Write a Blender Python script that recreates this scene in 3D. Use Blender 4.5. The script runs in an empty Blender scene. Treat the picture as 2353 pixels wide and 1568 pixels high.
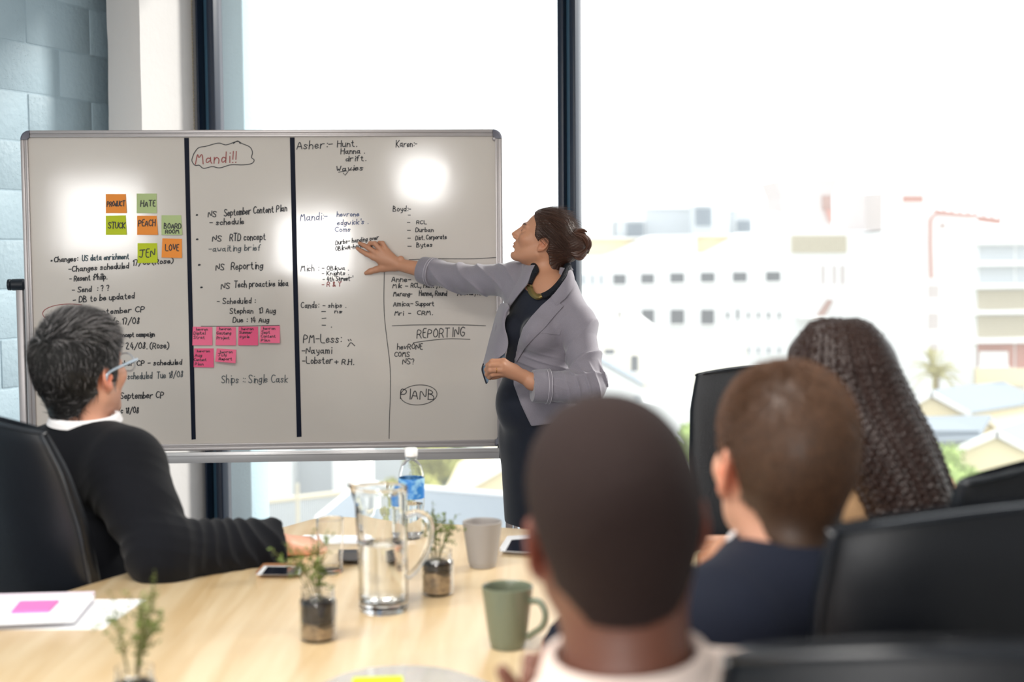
import bpy, math, random
import numpy as np
from mathutils import Vector, Matrix

random.seed(7)
RNG = np.random.default_rng(11)
SC = bpy.context.scene
COL = SC.collection
PI = math.pi
V = lambda *a: np.array(a, dtype=float)
def unit(v):
    v = np.asarray(v, float); return v / (np.linalg.norm(v) + 1e-12)
def S(r, g, b):
    f = lambda c: (c / 255 / 12.92) if c / 255 <= .04045 else ((c / 255 + .055) / 1.055) ** 2.4
    return (f(r), f(g), f(b))

# ------------------------------------------------------------------ camera
F_PX, CX, CY = 3268.0, 1176.5, 784.0
PITCH, ROLL, EYE = math.atan(224 / F_PX), 0.0068, 1.43
CAM = V(0, 0, EYE)
_f = V(0, math.cos(PITCH), -math.sin(PITCH)); _u0 = V(0, math.sin(PITCH), math.cos(PITCH)); _r0 = V(1, 0, 0)
_r = _r0 * math.cos(ROLL) - _u0 * math.sin(ROLL); _u = _u0 * math.cos(ROLL) + _r0 * math.sin(ROLL)
cam_d = bpy.data.cameras.new('camera'); cam = bpy.data.objects.new('camera', cam_d); COL.objects.link(cam)
cam.matrix_world = Matrix(((_r[0], _u[0], -_f[0], 0), (_r[1], _u[1], -_f[1], 0), (_r[2], _u[2], -_f[2], EYE), (0, 0, 0, 1)))
cam_d.sensor_width = 36; cam_d.lens = F_PX / 2353 * 36
cam_d.clip_start = .05; cam_d.clip_end = 2000
cam_d.dof.use_dof = True; cam_d.dof.focus_distance = 4.6; cam_d.dof.aperture_fstop = 2.6
SC.camera = cam

# ------------------------------------------------------------------ sky, sun, window lights, added ceiling fill, exposure
w = bpy.data.worlds.new('sky'); SC.world = w; w.use_nodes = True
nt = w.node_tree; nt.nodes.clear()
wo = nt.nodes.new('ShaderNodeOutputWorld'); bg = nt.nodes.new('ShaderNodeBackground')
tc = nt.nodes.new('ShaderNodeTexCoord'); sp = nt.nodes.new('ShaderNodeSeparateXYZ')
cr = nt.nodes.new('ShaderNodeValToRGB')
cr.color_ramp.elements[0].position = .45; cr.color_ramp.elements[0].color = (.80, .82, .84, 1)
cr.color_ramp.elements[1].position = .56; cr.color_ramp.elements[1].color = (.98, 1, 1.02, 1)
mp = nt.nodes.new('ShaderNodeMath'); mp.operation = 'MULTIPLY_ADD'; mp.inputs[1].default_value = .5; mp.inputs[2].default_value = .5
nt.links.new(tc.outputs['Generated'], sp.inputs[0]); nt.links.new(sp.outputs[2], mp.inputs[0]); nt.links.new(mp.outputs[0], cr.inputs[0])
nt.links.new(cr.outputs[0], bg.inputs[0]); bg.inputs[1].default_value = 1.75
nt.links.new(bg.outputs[0], wo.inputs[0])
def light(name, kind, loc, aim, energy, color=(1, 1, 1), **kw):
    d = bpy.data.lights.new(name, kind); o = bpy.data.objects.new(name, d); COL.objects.link(o)
    o.location = loc; d.energy = energy; d.color = color
    o.rotation_euler = (Vector(aim) - Vector(loc)).to_track_quat('-Z', 'Y').to_euler()
    for k, v in kw.items(): setattr(d, k, v)
    return o
sun_from = V(.84, .42, .50)
light('sun', 'SUN', tuple(40 * sun_from), (0, 0, 0), 4.6, (1, .94, .86), angle=math.radians(9))
light('back_window_light', 'AREA', (-1.0, -3.04, 1.42), (-.8, 5, 1.3), 52, (1, .985, .96), shape='RECTANGLE', size=.62, size_y=.56)
light('small_window_light', 'AREA', (.04, -3.04, 2.06), (0, 5, 1.3), 24, (1, .98, .95), shape='RECTANGLE', size=.36, size_y=.36)
light('side_window_light', 'AREA', (-3.0, -3.04, 1.70), (-1.4, 5, 1.2), 42, (1, .985, .96), shape='RECTANGLE', size=.75, size_y=.7)
light('ceiling_fill_light', 'AREA', (-.9, 1.5, 2.95), (-.9, 1.5, 0), 92, (1, .97, .92), shape='RECTANGLE', size=2.4, size_y=.9)  # unseen area light added overhead to fill the room, not a real fixture
SC.view_settings.view_transform = 'Standard'; SC.view_settings.look = 'None'
SC.view_settings.exposure = 0.14; SC.view_settings.gamma = 1.0
try: SC.view_settings.use_curve_mapping = False
except Exception: pass

# ------------------------------------------------------------------ a pixel of the photograph -> a point at depth Y or height z
def ray(px, py):
    return _f + _r * ((px - CX) / F_PX) + _u * ((CY - py) / F_PX)
def P(px, py, Y):
    d = ray(px, py); return CAM + d * (Y / d[1])
def Pz(px, py, z):
    d = ray(px, py); return CAM + d * ((z - EYE) / d[2])
def Pplane(px, py, o, n):
    d = ray(px, py); return CAM + d * (np.dot(o - CAM, n) / np.dot(d, n))
def proj(p):
    d = np.asarray(p) - CAM; w = d @ _f
    return np.stack([CX + F_PX * (d @ _r) / w, CY - F_PX * (d @ _u) / w], -1)

# ------------------------------------------------------------------ materials
MATS = {}
def mat(name, color=(.5, .5, .5), rough=.5, metal=0., bump=None, var=None, spec=.5, coat=0., sheen=0., vcol=False, sss=0., trans=0., ior=1.45, alpha=1., stretch=None):
    """procedural principled material; bump=(scale, strength), var=(scale, amount), stretch=(x,y,z) for the noise"""
    if name in MATS: return MATS[name]
    m = bpy.data.materials.new(name); m.use_nodes = True; t = m.node_tree; L = t.links
    b = t.nodes['Principled BSDF']; I = b.inputs
    I['Base Color'].default_value = (*color, 1); I['Roughness'].default_value = rough; I['Metallic'].default_value = metal
    I['Specular IOR Level'].default_value = spec; I['IOR'].default_value = ior; I['Coat Weight'].default_value = coat
    I['Sheen Weight'].default_value = sheen; I['Transmission Weight'].default_value = trans; I['Alpha'].default_value = alpha
    if sss: I['Subsurface Weight'].default_value = sss; I['Subsurface Radius'].default_value = (.012, .005, .003); I['Subsurface Scale'].default_value = 1
    src = None
    def coords(scale):
        c = t.nodes.new('ShaderNodeTexCoord'); mpn = t.nodes.new('ShaderNodeMapping')
        st = stretch or (1, 1, 1); mpn.inputs['Scale'].default_value = tuple(scale * s for s in st)
        L.new(c.outputs['Object'], mpn.inputs[0]); return mpn.outputs[0]
    if vcol:
        a = t.nodes.new('ShaderNodeAttribute'); a.attribute_name = 'tint'
        mx = t.nodes.new('ShaderNodeMix'); mx.data_type = 'RGBA'; mx.blend_type = 'MULTIPLY'; mx.inputs[0].default_value = 1
        mx.inputs[6].default_value = (*color, 1); L.new(a.outputs['Color'], mx.inputs[7]); src = mx.outputs[2]
    if var:
        n = t.nodes.new('ShaderNodeTexNoise'); n.inputs['Scale'].default_value = 1; n.inputs['Detail'].default_value = 5
        L.new(coords(var[0]), n.inputs['Vector'])
        r = t.nodes.new('ShaderNodeMapRange'); r.inputs[3].default_value = 1 - var[1]; r.inputs[4].default_value = 1 + var[1]
        r.inputs[1].default_value = .3; r.inputs[2].default_value = .7
        L.new(n.outputs['Fac'], r.inputs[0])
        mx = t.nodes.new('ShaderNodeMix'); mx.data_type = 'RGBA'; mx.blend_type = 'MULTIPLY'; mx.inputs[0].default_value = 1
        if src is not None: L.new(src, mx.inputs[6])
        else: mx.inputs[6].default_value = (*color, 1)
        L.new(r.outputs[0], mx.inputs[7]); src = mx.outputs[2]
    if src is not None: L.new(src, I['Base Color'])
    if bump:
        n = t.nodes.new('ShaderNodeTexNoise'); n.inputs['Scale'].default_value = 1; n.inputs['Detail'].default_value = 4
        L.new(coords(bump[0]), n.inputs['Vector'])
        bp = t.nodes.new('ShaderNodeBump'); bp.inputs['Strength'].default_value = bump[1]; bp.inputs['Distance'].default_value = .01
        L.new(n.outputs['Fac'], bp.inputs['Height']); L.new(bp.outputs[0], I['Normal'])
    MATS[name] = m; return m

# ------------------------------------------------------------------ objects
def tag(o, label=None, cat=None, group=None, kind=None):
    for k, v in (('label', label), ('category', cat), ('group', group), ('kind', kind)):
        if v: o[k] = v
    return o
def thing(name, loc, label, cat, group=None, kind=None):
    o = bpy.data.objects.new(name, None); COL.objects.link(o); o.location = tuple(loc); o.empty_display_size = .1
    return tag(o, label, cat, group, kind)
def base_of(parent):
    p = np.zeros(3)
    while parent is not None: p = p + np.array(parent.location); parent = parent.parent
    return p
def link_mesh(name, verts, quads, m, parent=None, smooth=True, tint=None, loc=None):
    """quads: (n,4) array, or a list of faces of any size"""
    off = base_of(parent)
    if loc is not None: off = off + np.asarray(loc, float) - base_of(parent) if parent is None else off
    verts = np.asarray(verts, float) - off
    me = bpy.data.meshes.new(name)
    if isinstance(quads, np.ndarray) and quads.ndim == 2:
        n, k = quads.shape
        me.vertices.add(len(verts)); me.vertices.foreach_set('co', verts.astype(np.float32).ravel())
        me.loops.add(n * k); me.loops.foreach_set('vertex_index', quads.astype(np.int32).ravel())
        me.polygons.add(n); me.polygons.foreach_set('loop_start', np.arange(0, n * k, k, dtype=np.int32))
        me.update(calc_edges=True); me.validate()
    else:
        me.from_pydata([tuple(v) for v in verts], [], [tuple(int(i) for i in f) for f in quads]); me.update()
    if smooth: me.polygons.foreach_set('use_smooth', np.ones(len(me.polygons), bool))
    if tint is not None:
        a = me.color_attributes.new('tint', 'FLOAT_COLOR', 'POINT')
        c = np.ones((len(verts), 4), np.float32); c[:, :3] = tint; a.data.foreach_set('color', c.ravel())
    if isinstance(m, (list, tuple)):
        for x in m: me.materials.append(x)
    elif m: me.materials.append(m)
    o = bpy.data.objects.new(name, me); COL.objects.link(o)
    if parent is not None: o.parent = parent
    elif loc is not None: o.location = tuple(loc)
    return o

def support(prof, d=.0008):
    """extra rings close to the corners of a turned profile, so long walls shade true"""
    out = [prof[0]]
    for (r0, z0), (r1, z1) in zip(prof[:-1], prof[1:]):
        L = math.hypot(r1 - r0, z1 - z0)
        if L > 5 * d:
            for f in (d / L, 1 - d / L): out.append((r0 + (r1 - r0) * f, z0 + (z1 - z0) * f))
        out.append((r1, z1))
    return out
class MB:
    """collects shapes in world coordinates and links them as one mesh object"""
    def __init__(s): s.v = []; s.f = []; s.n = 0; s.t = []; s.mi = []; s.cur = 0; s.tint = (1, 1, 1)
    def add(s, verts, faces):
        verts = np.asarray(verts, float).reshape(-1, 3)
        s.v.append(verts); s.f += [[int(i) + s.n for i in f] for f in faces]; s.mi += [s.cur] * len(faces)
        s.t.append(np.tile(np.asarray(s.tint, float), (len(verts), 1))); s.n += len(verts); return s
    def box(s, c, h, R=None, bevel=0.):
        c = np.asarray(c, float); h = np.asarray(h, float); R = np.eye(3) if R is None else np.asarray(R)
        if bevel <= 0:
            q = np.array([[x, y, z] for x in (-1, 1) for y in (-1, 1) for z in (-1, 1)]) * h
            return s.add(c + q @ R.T, [(0, 1, 3, 2), (4, 6, 7, 5), (0, 4, 5, 1), (2, 3, 7, 6), (0, 2, 6, 4), (1, 5, 7, 3)])
        b = min(bevel, *(h * .49)); rings = []
        hx, hy = h[0], h[1]
        def ring(ix, z):
            out = []
            for (sx, sy, a0) in ((1, 1, 0), (-1, 1, 1), (-1, -1, 2), (1, -1, 3)):
                for k in range(3):
                    a = (a0 + k / 2) * PI / 2
                    out.append(((hx - b) * sx + (b - ix) * math.cos(a), (hy - b) * sy + (b - ix) * math.sin(a), z))
            return np.array(out)
        for ix, z in ((b * .999, -h[2]), (b * .3, -h[2] + b * .08), (0, -h[2] + b), (0, h[2] - b), (b * .3, h[2] - b * .08), (b * .999, h[2])):
            rings.append(c + ring(ix, z) @ R.T)
        return s.loft(rings)
    def loft(s, rings, caps=True, closed=True):
        n = len(rings[0]); fs = []
        for i in range(len(rings) - 1):
            for j in range(n if closed else n - 1):
                k = (j + 1) % n; fs.append((i * n + j, i * n + k, (i + 1) * n + k, (i + 1) * n + j))
        if caps:
            fs.append(tuple(range(n - 1, -1, -1))); fs.append(tuple((len(rings) - 1) * n + j for j in range(n)))
        return s.add(np.concatenate(rings), fs)
    def tube(s, path, r, n=8, caps=True, flat=1., up=None):
        path = np.asarray(path, float); m = len(path); r = np.full(m, r) if np.isscalar(r) else np.interp(np.linspace(0, 1, m), np.linspace(0, 1, len(r)), r)
        t = np.gradient(path, axis=0); t /= np.linalg.norm(t, axis=1)[:, None] + 1e-12
        a = V(0, 0, 1) if up is None else np.asarray(up, float)
        if abs(np.dot(a, t[0])) > .95: a = V(1, 0, .1)
        rings = []
        x = unit(np.cross(a, t[0]))
        for i in range(m):
            x = unit(x - t[i] * np.dot(x, t[i])); y = np.cross(t[i], x)
            rings.append(np.array([path[i] + r[i] * (math.cos(q) * x + flat * math.sin(q) * y) for q in np.arange(n) * 2 * PI / n]))
        return s.loft(rings, caps)
    def lathe(s, c, prof, n=32, R=None, close=False):
        """prof: (radius, z) list"""
        c = np.asarray(c, float); R = np.eye(3) if R is None else R; rings = []; prof = support(prof)
        a = np.arange(n) * 2 * PI / n
        for r, z in prof:
            rings.append(c + np.stack([max(r, 1e-5) * np.cos(a), max(r, 1e-5) * np.sin(a), np.full(n, z)], 1) @ R.T)
        if close: rings.append(rings[0])
        return s.loft(rings, caps=not close)
    def prism(s, poly, d):
        """polygon (n x 3) extruded by vector d"""
        poly = np.asarray(poly, float); n = len(poly)
        fs = [tuple(range(n)), tuple(range(2 * n - 1, n - 1, -1))] + [(i, i + n, (i + 1) % n + n, (i + 1) % n) for i in range(n)]
        return s.add(np.concatenate([poly, poly + np.asarray(d)]), fs)
    def sphere(s, c, r, n=12, m=8, R=None):
        r = V(r, r, r) if np.isscalar(r) else np.asarray(r, float); R = np.eye(3) if R is None else R
        rings = []
        for i in range(m + 1):
            th = PI * (i / m); th = min(max(th, .02), PI - .02)
            a = np.arange(n) * 2 * PI / n
            rings.append(np.asarray(c) + (np.stack([np.sin(th) * np.cos(a), np.sin(th) * np.sin(a), np.full(n, -math.cos(th))], 1) * r) @ R.T)
        return s.loft(rings)
    def sheet(s, G, th, ndir=None):
        """grid of points (a x b x 3) as a solid sheet of thickness th behind the grid's normal"""
        G = np.asarray(G, float); a, b = G.shape[:2]
        du = np.gradient(G, axis=0); dv = np.gradient(G, axis=1); N = np.cross(du, dv); N /= np.linalg.norm(N, axis=2)[..., None] + 1e-12
        if ndir is not None and (N @ np.asarray(ndir)).mean() < 0: N = -N
        vs = np.concatenate([G.reshape(-1, 3), (G - N * th).reshape(-1, 3)]); o = a * b; fs = []
        for i in range(a - 1):
            for j in range(b - 1):
                q = (i * b + j, i * b + j + 1, (i + 1) * b + j + 1, (i + 1) * b + j); fs.append(q); fs.append(tuple(o + k for k in q[::-1]))
        for i in range(a - 1):
            for j in (0, b - 1): fs.append((i * b + j, (i + 1) * b + j, o + (i + 1) * b + j, o + i * b + j))
        for j in range(b - 1):
            for i in (0, a - 1): fs.append((i * b + j, i * b + j + 1, o + i * b + j + 1, o + i * b + j))
        return s.add(vs, fs)
    def build(s, name, m, parent=None, smooth=False, tinted=False, loc=None, fix=True):
        vs = np.concatenate(s.v) if s.v else np.zeros((0, 3))
        o = link_mesh(name, vs, s.f, m, parent, smooth, np.concatenate(s.t) if tinted else None, loc)
        if isinstance(m, (list, tuple)): o.data.polygons.foreach_set('material_index', np.array(s.mi, np.int32))
        if fix:
            import bmesh
            bm = bmesh.new(); bm.from_mesh(o.data); bmesh.ops.recalc_face_normals(bm, faces=bm.faces); bm.to_mesh(o.data); bm.free()
        if smooth: o.data.set_sharp_from_angle(angle=math.radians(46))
        return o

# ------------------------------------------------------------------ signed-distance modelling for bodies and clothes
def smin(a, b, k):
    if k <= 0: return np.minimum(a, b)
    h = np.clip(.5 + .5 * (b - a) / k, 0, 1); return b * (1 - h) + a * h - k * h * (1 - h)
def smax(a, b, k): return -smin(-a, -b, k)
class Field:
    def __init__(s): s.pr = []; s.mod = None
    def put(s, f, op='u', k=0.): s.pr.append((f, op, k)); return s
    def rc(s, a, b, ra, rb=None, k=.01, op='u'):
        a = np.asarray(a, float); b = np.asarray(b, float); rb = ra if rb is None else rb; ab = b - a; L2 = ab @ ab + 1e-12
        def f(p):
            t = np.clip((p - a) @ ab / L2, 0, 1); q = p - a - t[:, None] * ab
            return np.sqrt((q * q).sum(1)) - (ra + t * (rb - ra))
        return s.put(f, op, k)
    def ec(s, a, b, ra, rb, fd, flat, k=.02, op='u'):
        """round cone squashed by `flat` along the direction fd"""
        fd = unit(fd); T = np.eye(3) + np.outer(fd, fd) * (1 / flat - 1); a0 = np.asarray(a, float)
        A = a0 @ T; Bb = np.asarray(b, float) @ T; ab = Bb - A; L2 = ab @ ab + 1e-12; sc = min(1, flat)
        def f(p):
            q = p @ T - A; t = np.clip(q @ ab / L2, 0, 1); q = q - t[:, None] * ab
            return (np.sqrt((q * q).sum(1)) - (ra + t * (rb - ra))) * sc
        return s.put(f, op, k)
    def el(s, c, r, R=None, k=.01, op='u'):
        c = np.asarray(c, float); r = np.asarray(r, float); R = np.eye(3) if R is None else np.asarray(R)
        def f(p):
            q = (p - c) @ R; k0 = np.sqrt(((q / r) ** 2).sum(1)); k1 = np.sqrt(((q / r ** 2) ** 2).sum(1)) + 1e-9
            return np.where(k0 < 1e-6, -r.min(), k0 * (k0 - 1) / k1)
        return s.put(f, op, k)
    def __call__(s, p, idx=None):
        d = None
        for i, (f, op, k) in enumerate(s.pr):
            if idx is not None and not idx[i]: continue
            e = f(p)
            if d is None: d = e if op == 'u' else np.full(len(p), 1.)
            elif op == 'u': d = smin(d, e, k)
            elif op == 's': d = smax(d, -e, k)
            else: d = smax(d, e, k)
        if d is None: return np.full(len(p), 1.)
        if s.mod is not None: d = d + s.mod(p)
        return d
    def mesh(s, h, lo, hi, B=10):
        lo = np.asarray(lo, float); hi = np.asarray(hi, float)
        nb = np.ceil((hi - lo) / (h * B)).astype(int); D = np.empty(nb * B, np.float32)
        bi = np.stack(np.meshgrid(*[np.arange(n) for n in nb], indexing='ij'), -1).reshape(-1, 3)
        cen = lo + (bi * B + (B - 1) / 2) * h; R = B * h * .5 * 1.74
        Dc = np.array([f(cen) for f, _, _ in s.pr]); d = s(cen)
        Dr = D.reshape(nb[0], B, nb[1], B, nb[2], B)
        Dr[...] = d.reshape(nb)[:, None, :, None, :, None]
        ops = np.array([o for _, o, _ in s.pr]); ks = np.array([k for _, _, k in s.pr]); isu = ops == 'u'; iss = ops == 's'
        loc = np.stack(np.meshgrid(*[np.arange(B)] * 3, indexing='ij'), -1).reshape(-1, 3) * h
        umin = Dc[isu].min(0)
        for j in np.nonzero(np.abs(d) < R * 1.25 + .012)[0]:
            idx = np.where(isu, Dc[:, j] < umin[j] + 2 * R + ks * 1.2 + .01, np.where(iss, Dc[:, j] < 2 * R + ks, True))
            x, y, z = bi[j]
            Dr[x, :, y, :, z, :] = s(lo + bi[j] * B * h + loc, idx).reshape(B, B, B)
        return nets(D, lo, h)
def nets(D, lo, h):
    sg = (D < 0).view(np.int8); c = np.zeros(tuple(n - 1 for n in D.shape), np.int8)
    for dx in (0, 1):
        for dy in (0, 1):
            for dz in (0, 1):
                c += sg[dx:D.shape[0] - 1 + dx, dy:D.shape[1] - 1 + dy, dz:D.shape[2] - 1 + dz]
    cells = np.argwhere((c > 0) & (c < 8)); ids = np.full(c.shape, -1, np.int32); ids[tuple(cells.T)] = np.arange(len(cells))
    acc = np.zeros((len(cells), 3)); num = np.zeros(len(cells))
    cor = [(x, y, z) for x in (0, 1) for y in (0, 1) for z in (0, 1)]
    dv = {q: D[cells[:, 0] + q[0], cells[:, 1] + q[1], cells[:, 2] + q[2]] for q in cor}
    for a in cor:
        for ax in range(3):
            if a[ax]: continue
            b = tuple(1 if i == ax else a[i] for i in range(3)); da, db = dv[a], dv[b]
            m = (da < 0) != (db < 0); t = da[m] / (da[m] - db[m])
            pos = np.tile(np.array(a, float), (m.sum(), 1)); pos[:, ax] += t; acc[m] += pos; num[m] += 1
    verts = lo + h * (cells + acc / num[:, None]); Q = []
    for ax in range(3):
        a, b = [i for i in range(3) if i != ax]
        sl0 = [slice(None)] * 3; sl1 = [slice(None)] * 3; sl0[ax] = slice(0, -1); sl1[ax] = slice(1, None)
        ch = sg[tuple(sl0)] != sg[tuple(sl1)]; e = np.argwhere(ch)
        e = e[(e[:, a] > 0) & (e[:, b] > 0) & (e[:, a] < D.shape[a] - 1) & (e[:, b] < D.shape[b] - 1)]
        neg = sg[tuple(e.T)] > 0
        def cid(da, db):
            q = e.copy(); q[:, a] += da; q[:, b] += db; return ids[tuple(q.T)]
        q = np.stack([cid(-1, -1), cid(0, -1), cid(0, 0), cid(-1, 0)], 1)
        flip = ~neg if ax != 1 else neg
        q[flip] = q[flip][:, ::-1]; Q.append(q)
    Q = np.concatenate(Q); return verts, Q[(Q >= 0).all(1)]
def fsum(p, scale, seed, n=5):
    """smooth pseudo-noise in -1..1"""
    g = np.random.default_rng(seed); out = np.zeros(len(p))
    for i in range(n):
        d = unit(g.normal(size=3)); out += np.sin(p @ d * scale * (.7 + .9 * g.random()) + g.random() * 6.28 + 1.2 * np.sin(p @ unit(g.normal(size=3)) * scale * .6))
    return out / n
def march(fld, pix, y0, y1, off=0.):
    """where the rays through the pixels meet the field's surface, off metres in front of it"""
    d = np.array([ray(*q) for q in pix]); d /= np.linalg.norm(d, axis=1)[:, None]; t = y0 / d[:, 1]; tm = y1 / d[:, 1]
    for _ in range(70): t = np.minimum(t + np.maximum(fld(CAM + d * t[:, None]) - off, -.01) * .7, tm)
    return CAM + d * t[:, None]
def polyline(pts, n):
    pts = np.asarray(pts, float); d = np.r_[0, np.cumsum(np.linalg.norm(np.diff(pts[:, :2], axis=0), axis=1))]; s = np.linspace(0, d[-1], n)
    return np.stack([np.interp(s, d, pts[:, i]) for i in range(pts.shape[1])], 1)
def spline(pts, n):
    """Catmull-Rom through the points"""
    p = np.asarray(pts, float); p = np.concatenate([[2 * p[0] - p[1]], p, [2 * p[-1] - p[-2]]]); m = len(p) - 3; out = []
    for u in np.linspace(0, m - 1e-6, n):
        i = int(u); t = u - i; a, b, c, d = p[i:i + 4]
        out.append(.5 * (2 * b + (c - a) * t + (2 * a - 5 * b + 4 * c - d) * t * t + (3 * b - a - 3 * c + d) * t ** 3))
    return np.array(out)
# ------------------------------------------------------------------ the room: the side walls run along D1, the window wall along D2
TH = math.radians(22)
D1 = V(math.sin(TH), math.cos(TH), 0); D2 = V(math.cos(TH), -math.sin(TH), 0); UP = V(0, 0, 1)
RM = np.stack([D2, D1, UP], 1)                      # columns: room right, room forward, up
def room(a, b, z=0): return D1 * a + D2 * b + UP * z  # a along the room, b across it
ZC = 3.0
def line_hit(px, o, d):
    """on the floor plan: where the vertical plane through pixel column px (at mid height) meets the line o + t d"""
    q = ray(px, 560); n = V(q[1], -q[0]); t = -(n @ o[:2]) / (n @ d[:2]); return o + d * t

m_block = mat('painted_block', S(160, 181, 193), rough=.55, bump=(38, .35))
m_pillar = mat('pillar_paint', S(204, 201, 200), rough=.6, bump=(30, .12))
m_white_wall = mat('white_wall_paint', S(225, 224, 222), rough=.7)
m_floor = mat('grey_carpet', S(84, 86, 92), rough=.95, bump=(300, .3), var=(60, .12))
m_frame = mat('navy_frame', S(66, 98, 120), rough=.38)
m_frame_dark = mat('dark_frame', S(26, 38, 56), rough=.32)
m_frame_pale = mat('pale_frame', S(166, 192, 205), rough=.5)

PW = P(1306, 560, 5.80) * V(1, 1, 0)                # the tall window post, on the window line
corner = line_hit(466, PW, D2)                      # where the white reveal meets the window frame
rev = line_hit(324, corner, D1)                             # near edge of the reveal
jog = line_hit(258, rev, D2)                               # the block wall starts here and runs toward the camera
jog0 = jog
# block wall: real courses of rough blocks, one mesh with its mortar grooves
def block_wall():
    jog = jog0 - D2 * .10 + D1 * .25
    mb = MB(); L = 8.6; H = ZC; bh, bl, g = .1965, .397, .0075
    n = int(H / bh) + 1; rg = random.Random(5)
    mb.box(jog - D1 * (L / 2) - D2 * .0955 + UP * H / 2, (.092, L / 2, H / 2), RM)
    zoff = .083
    for i in range(-1, n):
        z0 = i * bh + zoff; z1 = min(z0 + bh, H)
        if z1 <= .02: continue
        z0 = max(z0, 0)
        s = -.30 + (.5 * bl if i % 2 else 0) - .06
        while s < L:
            a0, a1 = max(s, 0), min(s + bl, L)
            if a1 - a0 > .03:
                j = rg.uniform(-.0012, .0012)
                c = jog - D1 * (a0 + a1) / 2 - D2 * (.010 - j) + UP * (z0 + z1) / 2
                mb.box(c, (.010, (a1 - a0) / 2 - g * .45, (z1 - z0) / 2 - g * .45), RM, bevel=.006)
            s += bl
    return mb
o = block_wall().build('wall_left', m_block, smooth=True); tag(o, kind='structure')
# pits and a little relief for the rough block faces
t = m_block.node_tree; b = t.nodes['Principled BSDF']
tcn = t.nodes.new('ShaderNodeTexCoord'); vo = t.nodes.new('ShaderNodeTexVoronoi'); vo.inputs['Scale'].default_value = 95
nz = t.nodes.new('ShaderNodeTexNoise'); nz.inputs['Scale'].default_value = 9; nz.inputs['Detail'].default_value = 3
t.links.new(tcn.outputs['Object'], vo.inputs['Vector']); t.links.new(tcn.outputs['Object'], nz.inputs['Vector'])
r1 = t.nodes.new('ShaderNodeMapRange'); r1.inputs[1].default_value = .05; r1.inputs[2].default_value = .2
t.links.new(vo.outputs['Distance'], r1.inputs[0])
r2 = t.nodes.new('ShaderNodeMapRange'); r2.inputs[1].default_value = .5; r2.inputs[2].default_value = .58; t.links.new(nz.outputs['Fac'], r2.inputs[0])
mxx = t.nodes.new('ShaderNodeMath'); mxx.operation = 'MAXIMUM'
inv = t.nodes.new('ShaderNodeMath'); inv.operation = 'SUBTRACT'; inv.inputs[0].default_value = 1; t.links.new(r2.outputs[0], inv.inputs[1])
t.links.new(r1.outputs[0], mxx.inputs[0]); t.links.new(inv.outputs[0], mxx.inputs[1])
bp2 = t.nodes.new('ShaderNodeBump'); bp2.inputs['Strength'].default_value = .5; bp2.inputs['Distance'].default_value = .008
t.links.new(mxx.outputs[0], bp2.inputs['Height'])
old = b.inputs['Normal'].links[0].from_socket; t.links.new(old, bp2.inputs['Normal']); t.links.new(bp2.outputs[0], b.inputs['Normal'])

# painted pillar at the window: grey face to the room, bright reveal to the glass, with wavering plaster edges
mb = MB()
zs = np.linspace(0, ZC, 61); rg = np.random.default_rng(3)
wob = lambda a: np.convolve(rg.normal(size=65) * a, np.ones(5) / 5, 'valid')[:61]
e1, e2, e3 = wob(.006), wob(.006), wob(.002)
pts = []
for i, z in enumerate(zs):
    p0 = jog + D2 * (.0 + e1[i]); p1 = rev - D2 * (.036 + e2[i]); p2 = rev + D1 * .025 + D2 * e3[i]; p3 = corner; p4 = corner - D2 * .5 + D1 * .05; p5 = jog - D2 * .13 + D1 * .26; p6 = jog + D1 * .26
    pts.append(np.array([p0, p1, p2, p3, p4, p5, p6]) + UP * z)
mb.loft(pts)
o = mb.build('trim_1', m_pillar, smooth=True); tag(o, kind='structure')
# floor, ceiling, the walls behind the camera
A0, A1, B0, B1 = -3.1, 0, 0, 0
jb = jog @ D2
def slab(name, c, h, m):
    o = MB().box(c, h, RM).build(name, m); return tag(o, kind='structure')
wa = corner @ D1                                    # window line, along D1
b_l, b_r = jb, 2.6
slab('floor', room((wa - 3.4) / 2 + .1, (b_l + b_r) / 2, -.05), ((b_r - b_l) / 2 + .5, (wa + 3.4) / 2 + .2, .05), m_floor)
slab('ceiling', room((wa - 3.4) / 2 + .1, (b_l + b_r) / 2, ZC + .05), ((b_r - b_l) / 2 + .3, (wa + 3.4) / 2 + .2, .05), m_white_wall)
slab('wall_right', room((wa - 3.2) / 2, b_r + .1, ZC / 2), (.1, (wa + 3.2) / 2, ZC / 2), m_white_wall)
mb = MB(); holes = [(-3.40, -2.60, 1.32, 2.08), (-1.33, -.67, 1.12, 1.72), (-.16, .24, 1.86, 2.26)]
xs = [-6] + [v for h_ in holes for v in h_[:2]] + [6]
for i in range(0, len(xs), 2): mb.box(((xs[i] + xs[i + 1]) / 2, -3.2, ZC / 2), ((xs[i + 1] - xs[i]) / 2, .08, ZC / 2))
for x0, x1, z0, z1 in holes:
    mb.box(((x0 + x1) / 2, -3.2, z0 / 2), ((x1 - x0) / 2, .08, z0 / 2)); mb.box(((x0 + x1) / 2, -3.2, (z1 + ZC) / 2), ((x1 - x0) / 2, .08, (ZC - z1) / 2))
tag(mb.build('wall_back', m_white_wall), kind='structure')

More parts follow.
